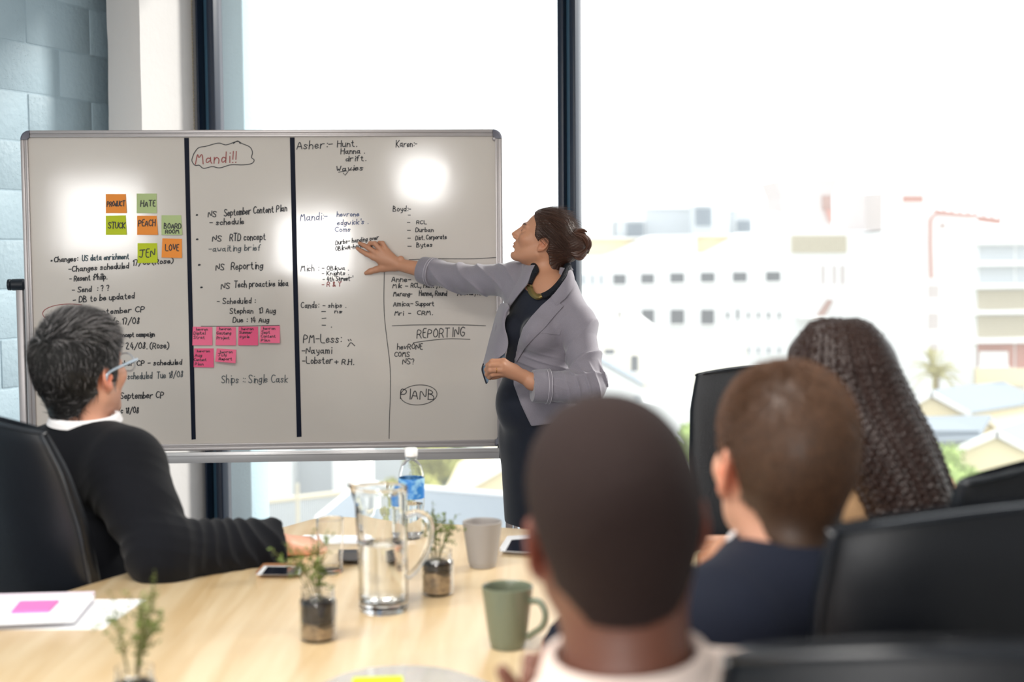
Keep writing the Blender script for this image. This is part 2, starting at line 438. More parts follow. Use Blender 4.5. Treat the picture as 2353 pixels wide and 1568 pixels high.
# window wall: posts, glass, bottom and top rails
m_glass = bpy.data.materials.new('window_glass'); m_glass.use_nodes = True
t = m_glass.node_tree; t.nodes.clear(); L = t.links
out = t.nodes.new('ShaderNodeOutputMaterial'); tr = t.nodes.new('ShaderNodeBsdfTransparent'); gl = t.nodes.new('ShaderNodeBsdfGlossy'); du = t.nodes.new('ShaderNodeBsdfTranslucent')
gl.inputs['Roughness'].default_value = .02; tr.inputs[0].default_value = (.97, .985, .99, 1); du.inputs[0].default_value = (1, .97, .95, 1)
m1 = t.nodes.new('ShaderNodeMixShader'); m1.inputs[0].default_value = .045; m2 = t.nodes.new('ShaderNodeMixShader')
lw = t.nodes.new('ShaderNodeLayerWeight'); lw.inputs[0].default_value = .5; fr = t.nodes.new('ShaderNodeMath'); fr.operation = 'POWER'; fr.inputs[1].default_value = 4; L.new(lw.outputs['Facing'], fr.inputs[0])
L.new(tr.outputs[0], m1.inputs[1]); L.new(du.outputs[0], m1.inputs[2]); L.new(fr.outputs[0], m2.inputs[0]); L.new(m1.outputs[0], m2.inputs[1]); L.new(gl.outputs[0], m2.inputs[2])
L.new(m2.outputs[0], out.inputs[0])
def post(px0, px1, parts, name):
    """a window post between two pixel columns of the window line; parts: (from, to, depth toward the room, material)"""
    a = line_hit(px0, PW, D2); c = line_hit(px1, PW, D2); wd = np.linalg.norm(c - a); res = []
    for i, (f0, f1, dep, m) in enumerate(parts):
        res.append((m, (a + D2 * wd * (f0 + f1) / 2 - D1 * (dep - .04) / 2 + UP * ZC / 2, (wd * (f1 - f0) / 2, (dep + .04) / 2, ZC / 2), RM)))
    return res
win = thing('window_1', room(wa, .8, 0), None, None, kind='structure')
for m, nm, bx in [(m_frame_dark, 'frame', .0)]:
    pass
def build_post(px0, px1, parts, nm):
    for m, bx in post(px0, px1, parts, nm): MB().box(*bx, bevel=.004).build(nm, m, win, smooth=True)
build_post(1288, 1331, [(0, .34, .03, m_frame_dark), (.34, .66, -.0, m_frame), (.66, .97, .035, m_frame_dark)], 'window_post')
build_post(474, 510, [(0, .12, .05, m_frame_dark), (.12, .58, .0, m_frame), (.58, 1, .035, m_frame_dark)], 'window_post')
p_end = PW + D2 * (b_r - PW @ D2)
for z0, z1, nm in ((0, .07, 'bottom_rail'), (ZC - .08, ZC, 'top_rail')):
    a, c = corner, p_end
    MB().box((a + c) / 2 + UP * (z0 + z1) / 2, (np.linalg.norm(c - a) / 2, .03, (z1 - z0) / 2), RM, bevel=.004).build(nm, m_frame, win, smooth=True)
for x0, x1 in ((508, 1290), (1329, None)):
    a = line_hit(x0, PW, D2); c = line_hit(x1, PW, D2) if x1 else p_end
    MB().box((a + c) / 2 + UP * (ZC / 2) + D1 * .012, (np.linalg.norm(c - a) / 2, .003, ZC / 2 - .07), RM).build('glass_pane', m_glass, win)
# pale blue concrete column standing just outside the glass
a, c = line_hit(506, PW + D1 * .16, D2), line_hit(566, PW + D1 * .16, D2)
mb = MB(); mb.box((a + c) / 2 + UP * ZC / 2 + D1 * .08, (np.linalg.norm(c - a) / 2, .08, ZC / 2 + .4), RM, bevel=.008)
tag(mb.build('trim_2', mat('pale_blue_column', S(168, 194, 204), rough=.7, bump=(60, .2)), smooth=True), kind='structure')
# bead chain of the roller blind, hanging beside the frame
cp = line_hit(467, PW, D2) - D1 * .05
mb = MB()
for k in range(150):
    z = .9 + k * .0138
    mb.sphere(cp + UP * z, .0045, 6, 4)
mb.tube([cp + UP * .9, cp + UP * 2.98], .0012, 5)
tag(mb.build('blind_chain', mat('bead_metal', S(160, 150, 130), rough=.35, metal=.7), smooth=True),
    'thin beaded metal pull chain hanging straight down beside the dark window frame', 'chain')
# ------------------------------------------------------------------ the whiteboard on its stand
BU = unit(V(1, .053, 0)); BN = unit(V(.053, -1, 0)); BO = V(0, 5.407, 0)   # board face: origin, right, normal to the room
def Pb(px, py, off=0.): return Pplane(px, py, BO + BN * off, BN)
def bc(px, py):
    p = Pb(px, py) - BO; return V(p @ BU, p[2])
def bw(u, z, off=0.): return BO + BU * u + UP * z + BN * off
m_alu = mat('aluminium', S(178, 172, 172), rough=.34, metal=.35)
m_alu2 = mat('aluminium_bright', S(205, 202, 202), rough=.28, metal=.4)
m_corner = mat('corner_plastic', S(104, 104, 116), rough=.4)
m_black_pl = mat('black_plastic', S(28, 32, 40), rough=.42)
m_enamel = mat('board_enamel', S(208, 200, 192), rough=.10, spec=.5, bump=(14, .012), var=(2.2, .02))
m_tape = mat('navy_tape', S(12, 19, 38), rough=.6, spec=.2)
m_ink = mat('black_ink', S(24, 26, 34), rough=.5); m_inkb = mat('blue_ink', S(52, 72, 118), rough=.5)
m_inkr = mat('red_ink', S(150, 62, 60), rough=.5); m_inkg = mat('grey_ink', S(78, 84, 88), rough=.5); m_inkt = mat('teal_ink', S(44, 74, 84), rough=.5)
uL, zT = bc(48, 301); uR, _ = bc(1153, 301); _, zB = bc(600, 1032); _, zT2 = bc(600, 300)
zT = bc(600, 299)[1]; zB = bc(600, 1033)[1]
fw = .026                                            # frame width
wb = thing('whiteboard', bw((uL + uR) / 2, 0), 'large whiteboard on an aluminium stand, covered with handwriting and notes', 'whiteboard')
BR = np.stack([BU, -BN, UP], 1)
mb = MB(); mb.box(bw((uL + uR) / 2, (zT + zB) / 2, -.011), ((uR - uL) / 2 - .008, .011, (zT - zB) / 2 - .008), BR)
mb.build('writing_surface', m_enamel, wb)
cr_ = .028
def rail(p, q, nm):
    # stepped profile: outer lip, groove, inner lip
    d = unit(q - p); inn = np.cross(BN, d); L = np.linalg.norm(q - p); c = (p + q) / 2
    R = np.stack([d, BN, inn], 1); mb = MB()
    mb.box(c + inn * .006, (L / 2, .014, .006), R, bevel=.004); mb.box(c + inn * .0145, (L / 2, .009, .0035), R, bevel=.002); mb.box(c + inn * .021, (L / 2, .011, .0045), R, bevel=.003)
    mb.build('frame', m_alu, wb, smooth=True)
cs = .034
rail(bw(uR - cs, zT), bw(uL + cs, zT), 'top'); rail(bw(uL + cs, zB), bw(uR - cs, zB), 'bottom'); rail(bw(uL, zT - cs), bw(uL, zB + cs), 'left'); rail(bw(uR, zB + cs), bw(uR, zT - cs), 'right')
for (cu, cz, a0) in ((uL, zT, PI / 2), (uR, zT, 0), (uL, zB, PI), (uR, zB, 3 * PI / 2)):
    su = 1 if cu == uL else -1; sz = -1 if cz == zT else 1; o_ = V(cu + su * cs, cz + sz * cs)
    mb = MB(); rings = []
    for k in range(9):
        a = a0 + k / 8 * PI / 2; q = V(math.cos(a), math.sin(a))
        pr = []
        for rr, off in ((cs - fw, -.012), (cs - fw, .012), (cs - .006, .0165), (cs, .012), (cs, -.02)):
            x = o_ + q * rr; pr.append(bw(x[0], x[1], off))
        rings.append(np.array(pr))
    mb.loft(rings); mb.build('corner_cap', m_corner, wb, smooth=True)
mb = MB(); q = bc(1136, 319); mb.sphere(bw(q[0], q[1], .006), (.009, .006, .009), R=BR); mb.build('board_screw', m_alu, wb, smooth=True)
# tray along the bottom
t0, t1 = bc(358, 1040)[0], bc(1146, 1040)[0]
def zline(y): return bc(760, y)[1]
mb = MB(); c = (t0 + t1) / 2; h = (t1 - t0) / 2
mb.box(bw(c, zline(1041), .012), (h, .030, .008), BR, bevel=.003); mb.box(bw(c, zline(1044), .042), (h, .004, .020), BR, bevel=.003); mb.box(bw(c, zline(1039), .046), (h, .003, .003), BR, bevel=.001)
mb.build('tray', m_alu2, wb, smooth=True)
mb = MB(); u0 = bc(70, 1050)[0]; mb.box(bw((u0 + t0) / 2, zline(1049), .0), ((t0 - u0) / 2 + .01, .02, .022), BR, bevel=.004); mb.build('lower_bar', m_alu, wb, smooth=True)
mb = MB(); q = bc(1153, 1034); mb.box(bw(q[0] - .002, q[1], .012), (.014, .03, .028), BR, bevel=.005); mb.build('tray_end', m_black_pl, wb, smooth=True)
# stand legs left and right, behind the board's edge
for px_, side in ((45, -1), (1172, 1)):
    uu = bc(px_, 660)[0]; zc = bc(px_, 655)[1]; off = -.035
    for du_, rr, nm in ((-.008, .0135, 'stand_post'), (.017, .008, 'stand_post')):
        mb = MB(); mb.box(bw(uu + du_, (zc + .1) / 2, off), (rr, .014, (zc - .1) / 2), BR, bevel=.004); mb.build(nm, m_alu if du_ < 0 else m_alu2, wb, smooth=True)
    mb = MB(); mb.box(bw(uu, .085, off), (.025, .30, .02), BR, bevel=.006); mb.build('stand_foot', m_alu, wb, smooth=True)
    for s_ in (-1, 1):
        mb = MB(); c = bw(uu, .033, off) - BN * s_ * .27; mb.lathe(c - BU * .012, [(.02, 0), (.032, .003), (.032, .021), (.02, .024)], 20, np.stack([BN, UP, BU], 1)); mb.build('caster', m_black_pl, wb, smooth=True)
    zk = bc(px_, 655)[1]
    mb = MB(); a, b2 = bc(12, 656)[0], bc(60, 656)[0]
    L_ = b2 - a; s0 = a if side < 0 else uu - .035
    mb.lathe(bw(s0, zk, off + .005), [(.004, 0), (.021, .002), (.0215, .012), (.019, .014), (.022, .018), (.0225, L_ - .018), (.012, L_ - .002), (.002, L_)], 24, np.stack([UP, BN, BU], 1))
    mb.build('clamp_knob', m_black_pl, wb, smooth=True)
# two strips of navy tape
def strip_on_board(pl, pr_, off, name, m, parent, n=30):
    Lp, Rp = polyline(pl, n), polyline(pr_, n); mb = MB()
    G = np.array([[Pb(*a, off), Pb(*b, off)] for a, b in zip(Lp, Rp)]); mb.sheet(G, .0006, BN); return mb.build(name, m, parent)
strip_on_board([(423, 317), (430, 600), (440, 1011)], [(434, 317), (440, 600), (450, 1010)], .0012, 'tape_strip', m_tape, wb)
strip_on_board([(666, 316), (672, 600), (682, 1005)], [(677, 316), (683, 600), (693, 1004)], .0012, 'tape_strip', m_tape, wb)

# ------------------------------------------------------------------ handwriting: a single-stroke alphabet, inked as thin ribbons on the board
GL = {'A': "02 29 42;14 34", 'B': "02 09;09 28 37 26 06;06 35 43 32 02", 'C': "48 29 07 04 22 43", 'D': "02 09 38 46 44 32 02", 'E': "39 09 02 32;06 26", 'F': "39 09 02;06 26",
 'G': "48 29 07 04 22 43 45 25", 'H': "02 09;42 49;06 46", 'I': "22 29", 'J': "39 33 22 03;09 59", 'K': "02 09;49 05 42", 'L': "09 02 42", 'M': "02 19 25 49 52", 'N': "02 09 42 49",
 'O': "29 07 04 22 44 47 29", 'P': "02 09 38 47 35 05", 'Q': "29 07 04 22 44 47 29;33 51", 'R': "02 09 38 47 35 05;25 42", 'S': "48 29 08 16 35 43 22 03", 'T': "09 49;29 22",
 'U': "09 03 22 43 49", 'V': "09 22 49", 'W': "09 12 26 32 49", 'X': "09 42;49 02", 'Y': "09 26 49;26 22", 'Z': "09 49 02 42",
 'a': "35 16 04 12 34;36 33 42", 'b': "09 02;04 16 35 33 12 03", 'c': "35 16 04 12 33", 'd': "35 16 04 12 34;39 32", 'e': "04 34 26 05 03 12 33", 'f': "39 18 12;06 26",
 'g': "35 16 04 12 34;36 31 10 01", 'h': "09 02;04 16 35 32", 'i': "16 12;18 18", 'j': "26 21 10;28 28", 'k': "09 02;36 04 32", 'l': "19 12", 'm': "06 02;05 16 25 22;25 36 45 42",
 'n': "06 02;04 16 35 32", 'o': "16 04 12 33 35 16", 'p': "06 00;05 16 35 33 12 03", 'q': "35 16 04 12 34;36 30", 'r': "06 02;04 16 36", 's': "35 16 05 33 12 03", 't': "18 13 22 32;06 26",
 'u': "06 03 12 33;36 32", 'v': "06 12 36", 'w': "06 12 24 32 46", 'x': "06 32;36 02", 'y': "06 13 33;36 31 10", 'z': "06 36 02 32",
 '0': "29 07 04 22 44 47 29", '1': "17 29 22", '2': "08 29 37 02 42", '3': "08 29 37 26 35 33 12 03", '4': "29 04 44;37 32", '5': "39 09 06 35 33 12 03", '6': "29 04 12 33 35 05", '7': "09 49 22", '8': "26 18 29 38 26 03 12 33 26", '9': "35 16 08 29 38 32",
 '-': "05 35", ':': "13 13;16 16", '.': "12 12", '/': "01 49", '(': "29 07 03 21", ')': "09 27 23 01", '+': "25 25;05 45;27 23", '?': "08 29 37 25 24;22 22", '!': "19 14;12 12", '&': "42 08 29 38 03 12 44", "'": "19 17", ',': "13 00", '*': "13 14 24 23 13", '=': "04 44;06 46"}
def glyph(ch):
    out = []
    for s in GL.get(ch, '').split(';'):
        if s: out.append([(int(q[0]), int(q[1])) for q in s.split()])
    return out
def chaikin(p, n=2):
    p = np.asarray(p, float)
    for _ in range(n):
        if len(p) < 3: break
        q = [p[0]]
        for a, b in zip(p[:-1], p[1:]): q += [.75 * a + .25 * b, .25 * a + .75 * b]
        q.append(p[-1]); p = np.array(q)
    return p
HR = random.Random(21)
def strokes(txt, x, y, size, slope=0., wid=1., slant=.06):
    """pen strokes of a line of text in pixels; y = baseline, size = capital height"""
    out = []; u = size / 7; cx = 0.
    for ch in txt:
        if ch == ' ': cx += 3.0 * u * wid; continue
        g = glyph(ch); mx = max([p[0] for s in g for p in s] + [1]); jy = HR.uniform(-.03, .03) * size; js = HR.uniform(.94, 1.06)
        for s in g:
            q = chaikin([(a + HR.uniform(-.14, .14), b + HR.uniform(-.14, .14)) for a, b in s])
            if len(s) == 2 and s[0] == s[1]: q = np.array([(s[0][0] - .15, s[0][1]), (s[0][0] + .2, s[0][1] + .1)], float)
            X = cx + (q[:, 0] * u + (q[:, 1] - 2) * u * slant) * wid; Yv = (q[:, 1] - 2) * u * js + jy
            out.append(np.stack([x + X, y - Yv + slope * X], 1))
        cx += (mx + 1.45) * u * wid * (.8 if ch in 'il.:\'!1' else 1)
    return out
def inked(st, pen, name, m, parent, place):
    """ribbons pen pixels wide along the strokes, each vertex put on its surface by place(px, py)"""
    mb = MB()
    for p in st:
        if len(p) < 2: continue
        t_ = np.gradient(p, axis=0); t_ /= np.linalg.norm(t_, axis=1)[:, None] + 1e-9; n_ = np.stack([-t_[:, 1], t_[:, 0]], 1) * pen / 2
        a = p + n_; b_ = p - n_; a[0] -= t_[0] * pen * .4; b_[0] -= t_[0] * pen * .4; a[-1] += t_[-1] * pen * .4; b_[-1] += t_[-1] * pen * .4
        k = len(p); vs = [place(*q) for q in a] + [place(*q) for q in b_]
        mb.add(vs, [(i, i + 1, k + i + 1, k + i) for i in range(k - 1)])
    o = mb.build(name, m, parent); return o
onb = lambda px, py: Pb(px, py, .0016)
def fit(txt, x0, x1, y, size, slope=0.):
    """strokes of a line of text running from x0 to x1"""
    global HR
    keep = HR.getstate(); st = strokes(txt, 0, 0, size); mx = max(p[:, 0].max() for p in st); mn = min(p[:, 0].min() for p in st); HR.setstate(keep)
    wd = (x1 - x0) / (mx - mn); return strokes(txt, x0 - mn * wd, y, size, slope, wd)
def write(lines, pen, m=m_ink, name='handwriting'):
    """each entry: a line of text, or a list of pieces that belong to one line"""
    for l in lines:
        for q in (l if isinstance(l, list) else [l]): inked(fit(*q), pen, name, m, wb, onb)
def draw(paths, pen, m=m_ink, name='marker_line', smooth=True):
    return inked([spline(p, len(p) * 6) if smooth and len(p) > 2 else np.array(p, float) for p in paths], pen, name, m, wb, onb)
def ring(cx, cy, rx, ry, a0, a1, n=14, tilt=0.):
    return [(cx + rx * math.cos(a) , cy + ry * math.sin(a) + tilt * rx * math.cos(a)) for a in np.linspace(a0, a1, n)]
# left column
write([[("*", 117, 120, 602, 13), ("Changes:", 125, 179, 603, 12.5, -.05)], [("17/08", 306, 344, 611, 13, -.07), ("(Rose)", 350, 398, 608, 12, -.07)],
       ("-Changes scheduled", 158, 296, 625, 13, -.06), ("- Resent :Philip.", 160, 246, 647, 13.5, -.06), ("- Send  : ? ?", 166, 250, 673, 13, -.06), ("- DB to be updated", 168, 309, 696, 14, -.07),
       [("*", 132, 136, 727, 14), ("Bru", 147, 176, 728, 13), ("September CP", 213, 332, 724, 13, -.06)], ("w/c 17/08", 247, 320, 746, 14.5, -.02), ("concept campaign", 272, 355, 775, 10.5, -.02),
       ("- 24/08. (Rose)", 276, 388, 803, 14.5, -.02), ("September CP - scheduled", 234, 418, 842, 12, -.02), ("September CP", 276, 376, 917, 15, -.02), ("A  w/c 18/08", 246, 318, 950, 14)], 2.3)
write([("US data enrichment", 189, 296, 600, 13, -.045)], 2.2, m_inkt)
write([("- scheduled  Tue 18/08", 282, 420, 873, 15, -.04)], 2.1, m_inkg)
draw([ring(160, 721, 62, 22, -1.1, -5.2, 14)], 1.6, m_inkr)
# second column
write([("Mandi!!", 449, 543, 377, 25, -.04)], 2.2, m_inkr)
cl = [(446, 352), (456, 340), (474, 336), (502, 329), (520, 333), (545, 325), (556, 330), (574, 338), (580, 350), (578, 362), (584, 368), (578, 376), (558, 379), (530, 379), (505, 386), (488, 383), (468, 387), (458, 380), (448, 380), (441, 370), (443, 360), (446, 352)]
draw([cl, [(536, 330), (546, 324), (552, 330)]], 1.9)
write([[("*", 451, 454, 497, 13), ("NS", 478, 497, 499, 13), ("September Content Plan", 515, 659, 497, 16, -.08)], ("- schedule", 482, 560, 518, 13.5, -.04),
       [("*", 451, 455, 553, 14), ("NS", 488, 509, 555, 14), ("RTD concept", 528, 610, 554, 16.5, -.03)], [("*", 456, 460, 612, 14), ("NS", 496, 515, 621, 14), ("Reporting", 531, 604, 620, 17, -.03)],
       [("*", 461, 465, 664, 14), ("NS", 508, 528, 664, 14), ("Tech proactive idea", 539, 662, 661, 14.5, -.03)]], 2.3)
write([("- Scheduled :", 499, 587, 699, 13, -.02), ("Stephan  13 Aug", 528, 633, 721, 13, -.01), ("Due : 14 Aug", 535, 618, 741, 12.5)], 2.1)
write([("-awaiting brief", 480, 599, 579, 14, -.03)], 2.1, m_inkg)
draw([[(462, 750), (540, 750), (590, 749), (642, 748)]], 1.4)
write([("Ships :: Single Cask", 509, 661, 881, 18, -.01)], 2.0, m_inkg)
# third column
write([("Asher:-", 682, 764, 343, 19, -.04), ("Hunt.", 775, 820, 338, 15, -.03), ("Hanna .", 783, 838, 354, 13, -.03), ("drift.", 795, 841, 371, 12.5, -.03), ("Wavies", 774, 834, 394, 12.5, -.04)], 2.1)
draw([[(778, 396), (794, 393)], [(800, 392), (818, 389)], [(789, 398), (793, 403), (800, 394)]], 1.8, smooth=False)
write([("Mandi:-", 690, 752, 508, 18, -.04), ("hevrone", 774, 825, 498, 11, -.02), ("edgwick's .", 775, 846, 518, 12, -.05), ("Coms", 770, 805, 533, 11, -.02)], 1.7, m_inkb)
write([("Durbs- handing over", 771, 870, 563, 10.5, -.125), ("OBikwA-handing over", 771, 873, 577, 10.5, -.125)], 1.9)
write([[("Mich :", 691, 733, 624, 15, -.02), ("- OBikwa .", 740, 801, 621, 10)], ("- Knights .", 740, 801, 633, 10, -.02), ("- 4th Street '", 742, 811, 647, 10.5, -.03)], 1.9)
draw([[(775, 643), (808, 638)]], 1.6, smooth=False)
write([("- R & Y", 740, 784, 659, 10.5, -.02)], 1.9, m_inkr)
write([[("Cands:", 692, 733, 708, 14), ("- ships .", 742, 795, 707, 10.5)], [("-", 739, 748, 720, 9), ("ns", 769, 786, 720, 9)], ("-", 740, 749, 737, 10, -.1), ("- .", 740, 762, 752, 10)], 2.0)
write([("PM-Less:", 697, 785, 788, 20), ("-Nayami", 694, 763, 813, 15), [("-Lobster", 695, 764, 836, 16), ("+ R.H.", 769, 813, 838, 12)]], 2.2)
draw([[(799, 797), (806, 788), (815, 795)], [(800, 781), (802, 784)], [(805, 780), (807, 783)]], 2.0)
# fourth column
write([("Karen:-", 910, 958, 338, 15, -.01)], 2.0)
write([("Boyd:-", 903, 944, 486, 12.5), ("-", 938, 943, 498, 8)], 1.9)
write([[("-", 936, 942, 515, 8), ("RCL", 957, 980, 515, 8.5)], [("-", 936, 943, 533, 8), ("Durban", 955, 996, 533, 10)], [("-", 937, 943, 551, 8), ("Dist. Corporate", 955, 1026, 552, 10.5, -.04)], [("-", 937, 945, 570, 8), ("Bytes", 957, 993, 568, 10, -.02)]], 1.9)
write([[("Anne-", 900, 944, 648, 13.5), ("Obikwa", 956, 1010, 646, 11)], [("Mik -", 902, 937, 662, 10), ("RCL, Hunt , Rose", 944, 1034, 661, 10)], [("Marang-", 904, 947, 681, 11), ("Hanna, Round", 963, 1027, 680, 12), ("/Lobster, R.H.", 1051, 1112, 678, 11)],
       [("Amica-", 904, 949, 704, 12), ("Support", 955, 997, 703, 10.5)], [("Mri  -", 907, 944, 725, 10), ("CRM.", 959, 994, 724, 10)]], 2.0)
write([("REPORTING", 958, 1068, 777, 21, -.03)], 2.0)
write([("hevRONE", 913, 971, 803, 13), ("COMS", 907, 941, 820, 11.5), ("NS?", 925, 951, 837, 13)], 1.9)
write([("PlANB", 920, 997, 917, 24, .02)], 2.0)
draw([ring(962, 908, 42, 23, -2.8, 3.6, 22, -.05)], 1.5)
for q in ([(884, 605), (883, 630), (882, 690), (884, 735), (889, 780), (896, 840), (897, 900), (895, 960), (894, 1008)], [(1140, 592), (1085, 595), (1000, 595), (940, 597)], [(901, 749), (960, 747), (1060, 747), (1116, 749)], [(950, 788), (985, 783), (1030, 779), (1080, 780)]): draw([q], 1.5)

# ------------------------------------------------------------------ sticky notes on the board
def note(poly, col, words_, label, group, lift=.004, pen=1.9):
    """poly: corners top-left, top-right, bottom-right, bottom-left in pixels; the lower edge lifts off the board"""
    tl, tr_, br, bl = [np.array(q, float) for q in poly]
    def uvpt(u, v): return (tl * (1 - u) + tr_ * u) * (1 - v) + (bl * (1 - u) + br * u) * v
    ctr = (tl + tr_ + br + bl) / 4; hgt = (bl - tl)[1]
    def off(py): v = min(max((py - tl[1]) / hgt, 0), 1.1); return .0022 + lift * v * v
    G = np.array([[Pb(*uvpt(u, v), off(uvpt(u, v)[1])) for u in np.linspace(0, 1, 7)] for v in np.linspace(0, 1, 9)])
    c0 = Pb(*ctr, .002)
    mb = MB(); mb.sheet(G, .0009, BN)
    o = mb.build('sticky_note', mat('note_' + col[0], col[1], rough=.75), None, smooth=True, loc=c0); tag(o, label, 'sticky note', group)
    st = []
    for l in words_: st += fit(*l)
    inked(st, pen, 'handwriting', m_ink, o, lambda px, py: Pb(px, py, off(py) + .0008))
ORG, SAGE, LIME, PINK, HOT = ('orange', S(246, 150, 62)), ('sage', S(184, 201, 142)), ('lime', S(196, 208, 40)), ('pink', S(240, 112, 146)), ('hot_pink', S(236, 92, 134))
gq = 'coloured sticky notes on the left column of the whiteboard'
note([(243, 446), (289, 446), (291, 490), (243, 490)], ORG, [("PROdUCT", 246, 287, 475, 12, -.03)], 'orange sticky note reading PRODUCT, top left of the cluster on the whiteboard', gq, pen=2.3)
note([(314, 445), (360, 445), (360, 490), (314, 490)], SAGE, [("HATE", 323, 357, 475, 13, -.03)], 'pale green sticky note with the word HATE on the whiteboard', gq, pen=2.3)
note([(243, 496), (289, 495), (291, 540), (243, 540)], LIME, [("STUCK", 249, 288, 525, 14)], 'lime green sticky note with the word STUCK on the whiteboard', gq, pen=2.3)
note([(315, 496), (360, 496), (363, 540), (315, 540)], ORG, [("PEACH", 318, 357, 520, 14, -.02)], 'orange sticky note with the word PEACH on the whiteboard', gq, pen=2.3)
note([(371, 495), (416, 495), (419, 540), (371, 540)], SAGE, [("BOARD", 377, 416, 525, 12), ("ROOM", 380, 411, 537, 9, -.02)], 'pale green sticky note with the words BOARD ROOM on the whiteboard', gq, pen=2.2)
note([(316, 559), (361, 559), (362, 604), (316, 605)], LIME, [("JEN", 320, 356, 592, 18, -.06)], 'lime green sticky note with the word JEN on the whiteboard', gq, lift=.005, pen=2.3)
note([(373, 548), (418, 549), (418, 593), (371, 592)], ORG, [("LOVE", 380, 411, 577, 15)], 'orange sticky note with the word LOVE on the whiteboard', gq, lift=.005, pen=2.3)
gp = 'pink sticky notes on the middle column of the whiteboard'
def pk(poly, col, l, label, lift=.006): note(poly, col, [(w_, x0, x1, y, sz) for w_, x0, x1, y, sz in l], label, gp, lift, 1.3)
pk([(443, 751), (488, 752), (488, 794), (442, 794)], PINK, [("hevron", 451, 477, 760, 6), ("Digital", 445, 472, 769, 7), ("Strat", 445, 470, 779, 7)], 'pink sticky note reading hevron Digital Strat on the whiteboard')
pk([(497, 751), (542, 752), (542, 794), (495, 794)], PINK, [("hevron", 504, 531, 759, 6), ("Gauteng", 498, 531, 769, 7), ("Project", 498, 527, 780, 7)], 'pink sticky note reading hevron Gauteng Project on the whiteboard')
pk([(548, 751), (593, 751), (593, 794), (547, 794)], HOT, [("hevron", 555, 582, 759, 6), ("Summer", 550, 579, 767, 6), ("cycle", 551, 573, 777, 7)], 'deeper pink sticky note reading hevron Summer cycle on the whiteboard')
pk([(599, 750), (643, 749), (643, 789), (596, 788)], PINK, [("hevron", 605, 632, 758, 6), ("Sept", 601, 620, 767, 6.5), ("Content", 600, 633, 776, 6.5), ("Plan", 600, 620, 785, 6.5)], 'pink sticky note reading hevron Sept Content Plan on the whiteboard', .014)
pk([(446, 801), (491, 801), (491, 845), (445, 844)], HOT, [("hevron", 453, 482, 810, 6), ("Aug", 448, 464, 820, 7), ("Content", 446, 474, 830, 6.5), ("Plan", 448, 467, 840, 6.5)], 'deeper pink sticky note reading hevron Aug Content Plan on the whiteboard')
pk([(498, 801), (543, 804), (541, 835), (494, 831)], PINK, [("hevron", 506, 534, 812, 6.5), ("July", 501, 520, 819, 6.5), ("Report", 503, 533, 828, 6.5)], 'pink sticky note reading hevron July Report, curling off the whiteboard', .018)
# ------------------------------------------------------------------ conference table
ZT = .74
m_wood = bpy.data.materials.new('light_wood'); m_wood.use_nodes = True
t = m_wood.node_tree; L = t.links; b = t.nodes['Principled BSDF']
tcn = t.nodes.new('ShaderNodeTexCoord'); mpn = t.nodes.new('ShaderNodeMapping'); mpn.inputs['Rotation'].default_value = (0, 0, TH + .06); mpn.inputs['Scale'].default_value = (14, 1.1, 6)
n1 = t.nodes.new('ShaderNodeTexNoise'); n1.inputs['Scale'].default_value = 1.6; n1.inputs['Detail'].default_value = 6; n1.inputs['Distortion'].default_value = .6
rp = t.nodes.new('ShaderNodeValToRGB'); rp.color_ramp.elements[0].position = .32; rp.color_ramp.elements[0].color = (*S(214, 182, 134), 1)
rp.color_ramp.elements[1].position = .68; rp.color_ramp.elements[1].color = (*S(236, 214, 176), 1)
L.new(tcn.outputs['Object'], mpn.inputs[0]); L.new(mpn.outputs[0], n1.inputs['Vector']); L.new(n1.outputs['Fac'], rp.inputs[0]); L.new(rp.outputs[0], b.inputs['Base Color'])
b.inputs['Roughness'].default_value = .33; b.inputs['Coat Weight'].default_value = 1.; b.inputs['Coat Roughness'].default_value = .34
# outline in room coordinates: boat-shaped sides, straight far end with rounded corners
def table_outline():
    pts = []
    bc_, a0, a1 = -1.245, -.35, 3.16
    half = lambda a: .665 - .13 * ((a - 1.55) / 1.7) ** 2
    aa = np.linspace(a0 + .05, a1 - .05, 40)
    right = [(a, bc_ + half(a)) for a in aa]; left = [(a, bc_ - half(a)) for a in aa[::-1]]
    far = [(a1 - .015, right[-1][1] - .02), (a1, right[-1][1] - .06), (a1 + .012, bc_), (a1, left[0][1] + .06), (a1 - .015, left[0][1] + .02)]
    near = [(a0 + .015, left[-1][1] + .02), (a0, left[-1][1] + .06), (a0 - .01, bc_), (a0, right[0][1] - .06), (a0 + .015, right[0][1] - .02)]
    return [room(a, b_) for a, b_ in right + far + left + near]
tb = thing('conference_table', room(1.5, -1.245, 0), 'long pale wooden conference table with gently curved sides', 'table')
ol = np.array(table_outline()); cen = ol.mean(0)
mb = MB(); rings = []
for k, z in ((.985, ZT - .036), (.997, ZT - .030), (1, ZT - .006), (.9985, ZT - .001), (.994, ZT)):
    rings.append(cen + (ol - cen) * k + UP * z)
mb.loft(rings); mb.build('tabletop', m_wood, tb, smooth=True)
for a in (.35, 2.35):
    MB().box(room(a, -1.245, (ZT - .036) / 2), (.30, .03, (ZT - .036) / 2), RM, bevel=.006).build('leg', mat('dark_leg', S(60, 58, 58), rough=.5), tb, smooth=True)
def onT(px, py, z=0.): return Pz(px, py, ZT + z)

# ------------------------------------------------------------------ glassware, cups, jars
m_clear = mat('clear_glass', (.98, .99, .99), rough=.0, trans=1., ior=1.45)
m_pet = mat('thin_plastic', (.97, .985, 1), rough=.03, trans=1., ior=1.12)
m_water = mat('water', (.97, .985, .985), rough=.0, trans=1., ior=1.33)
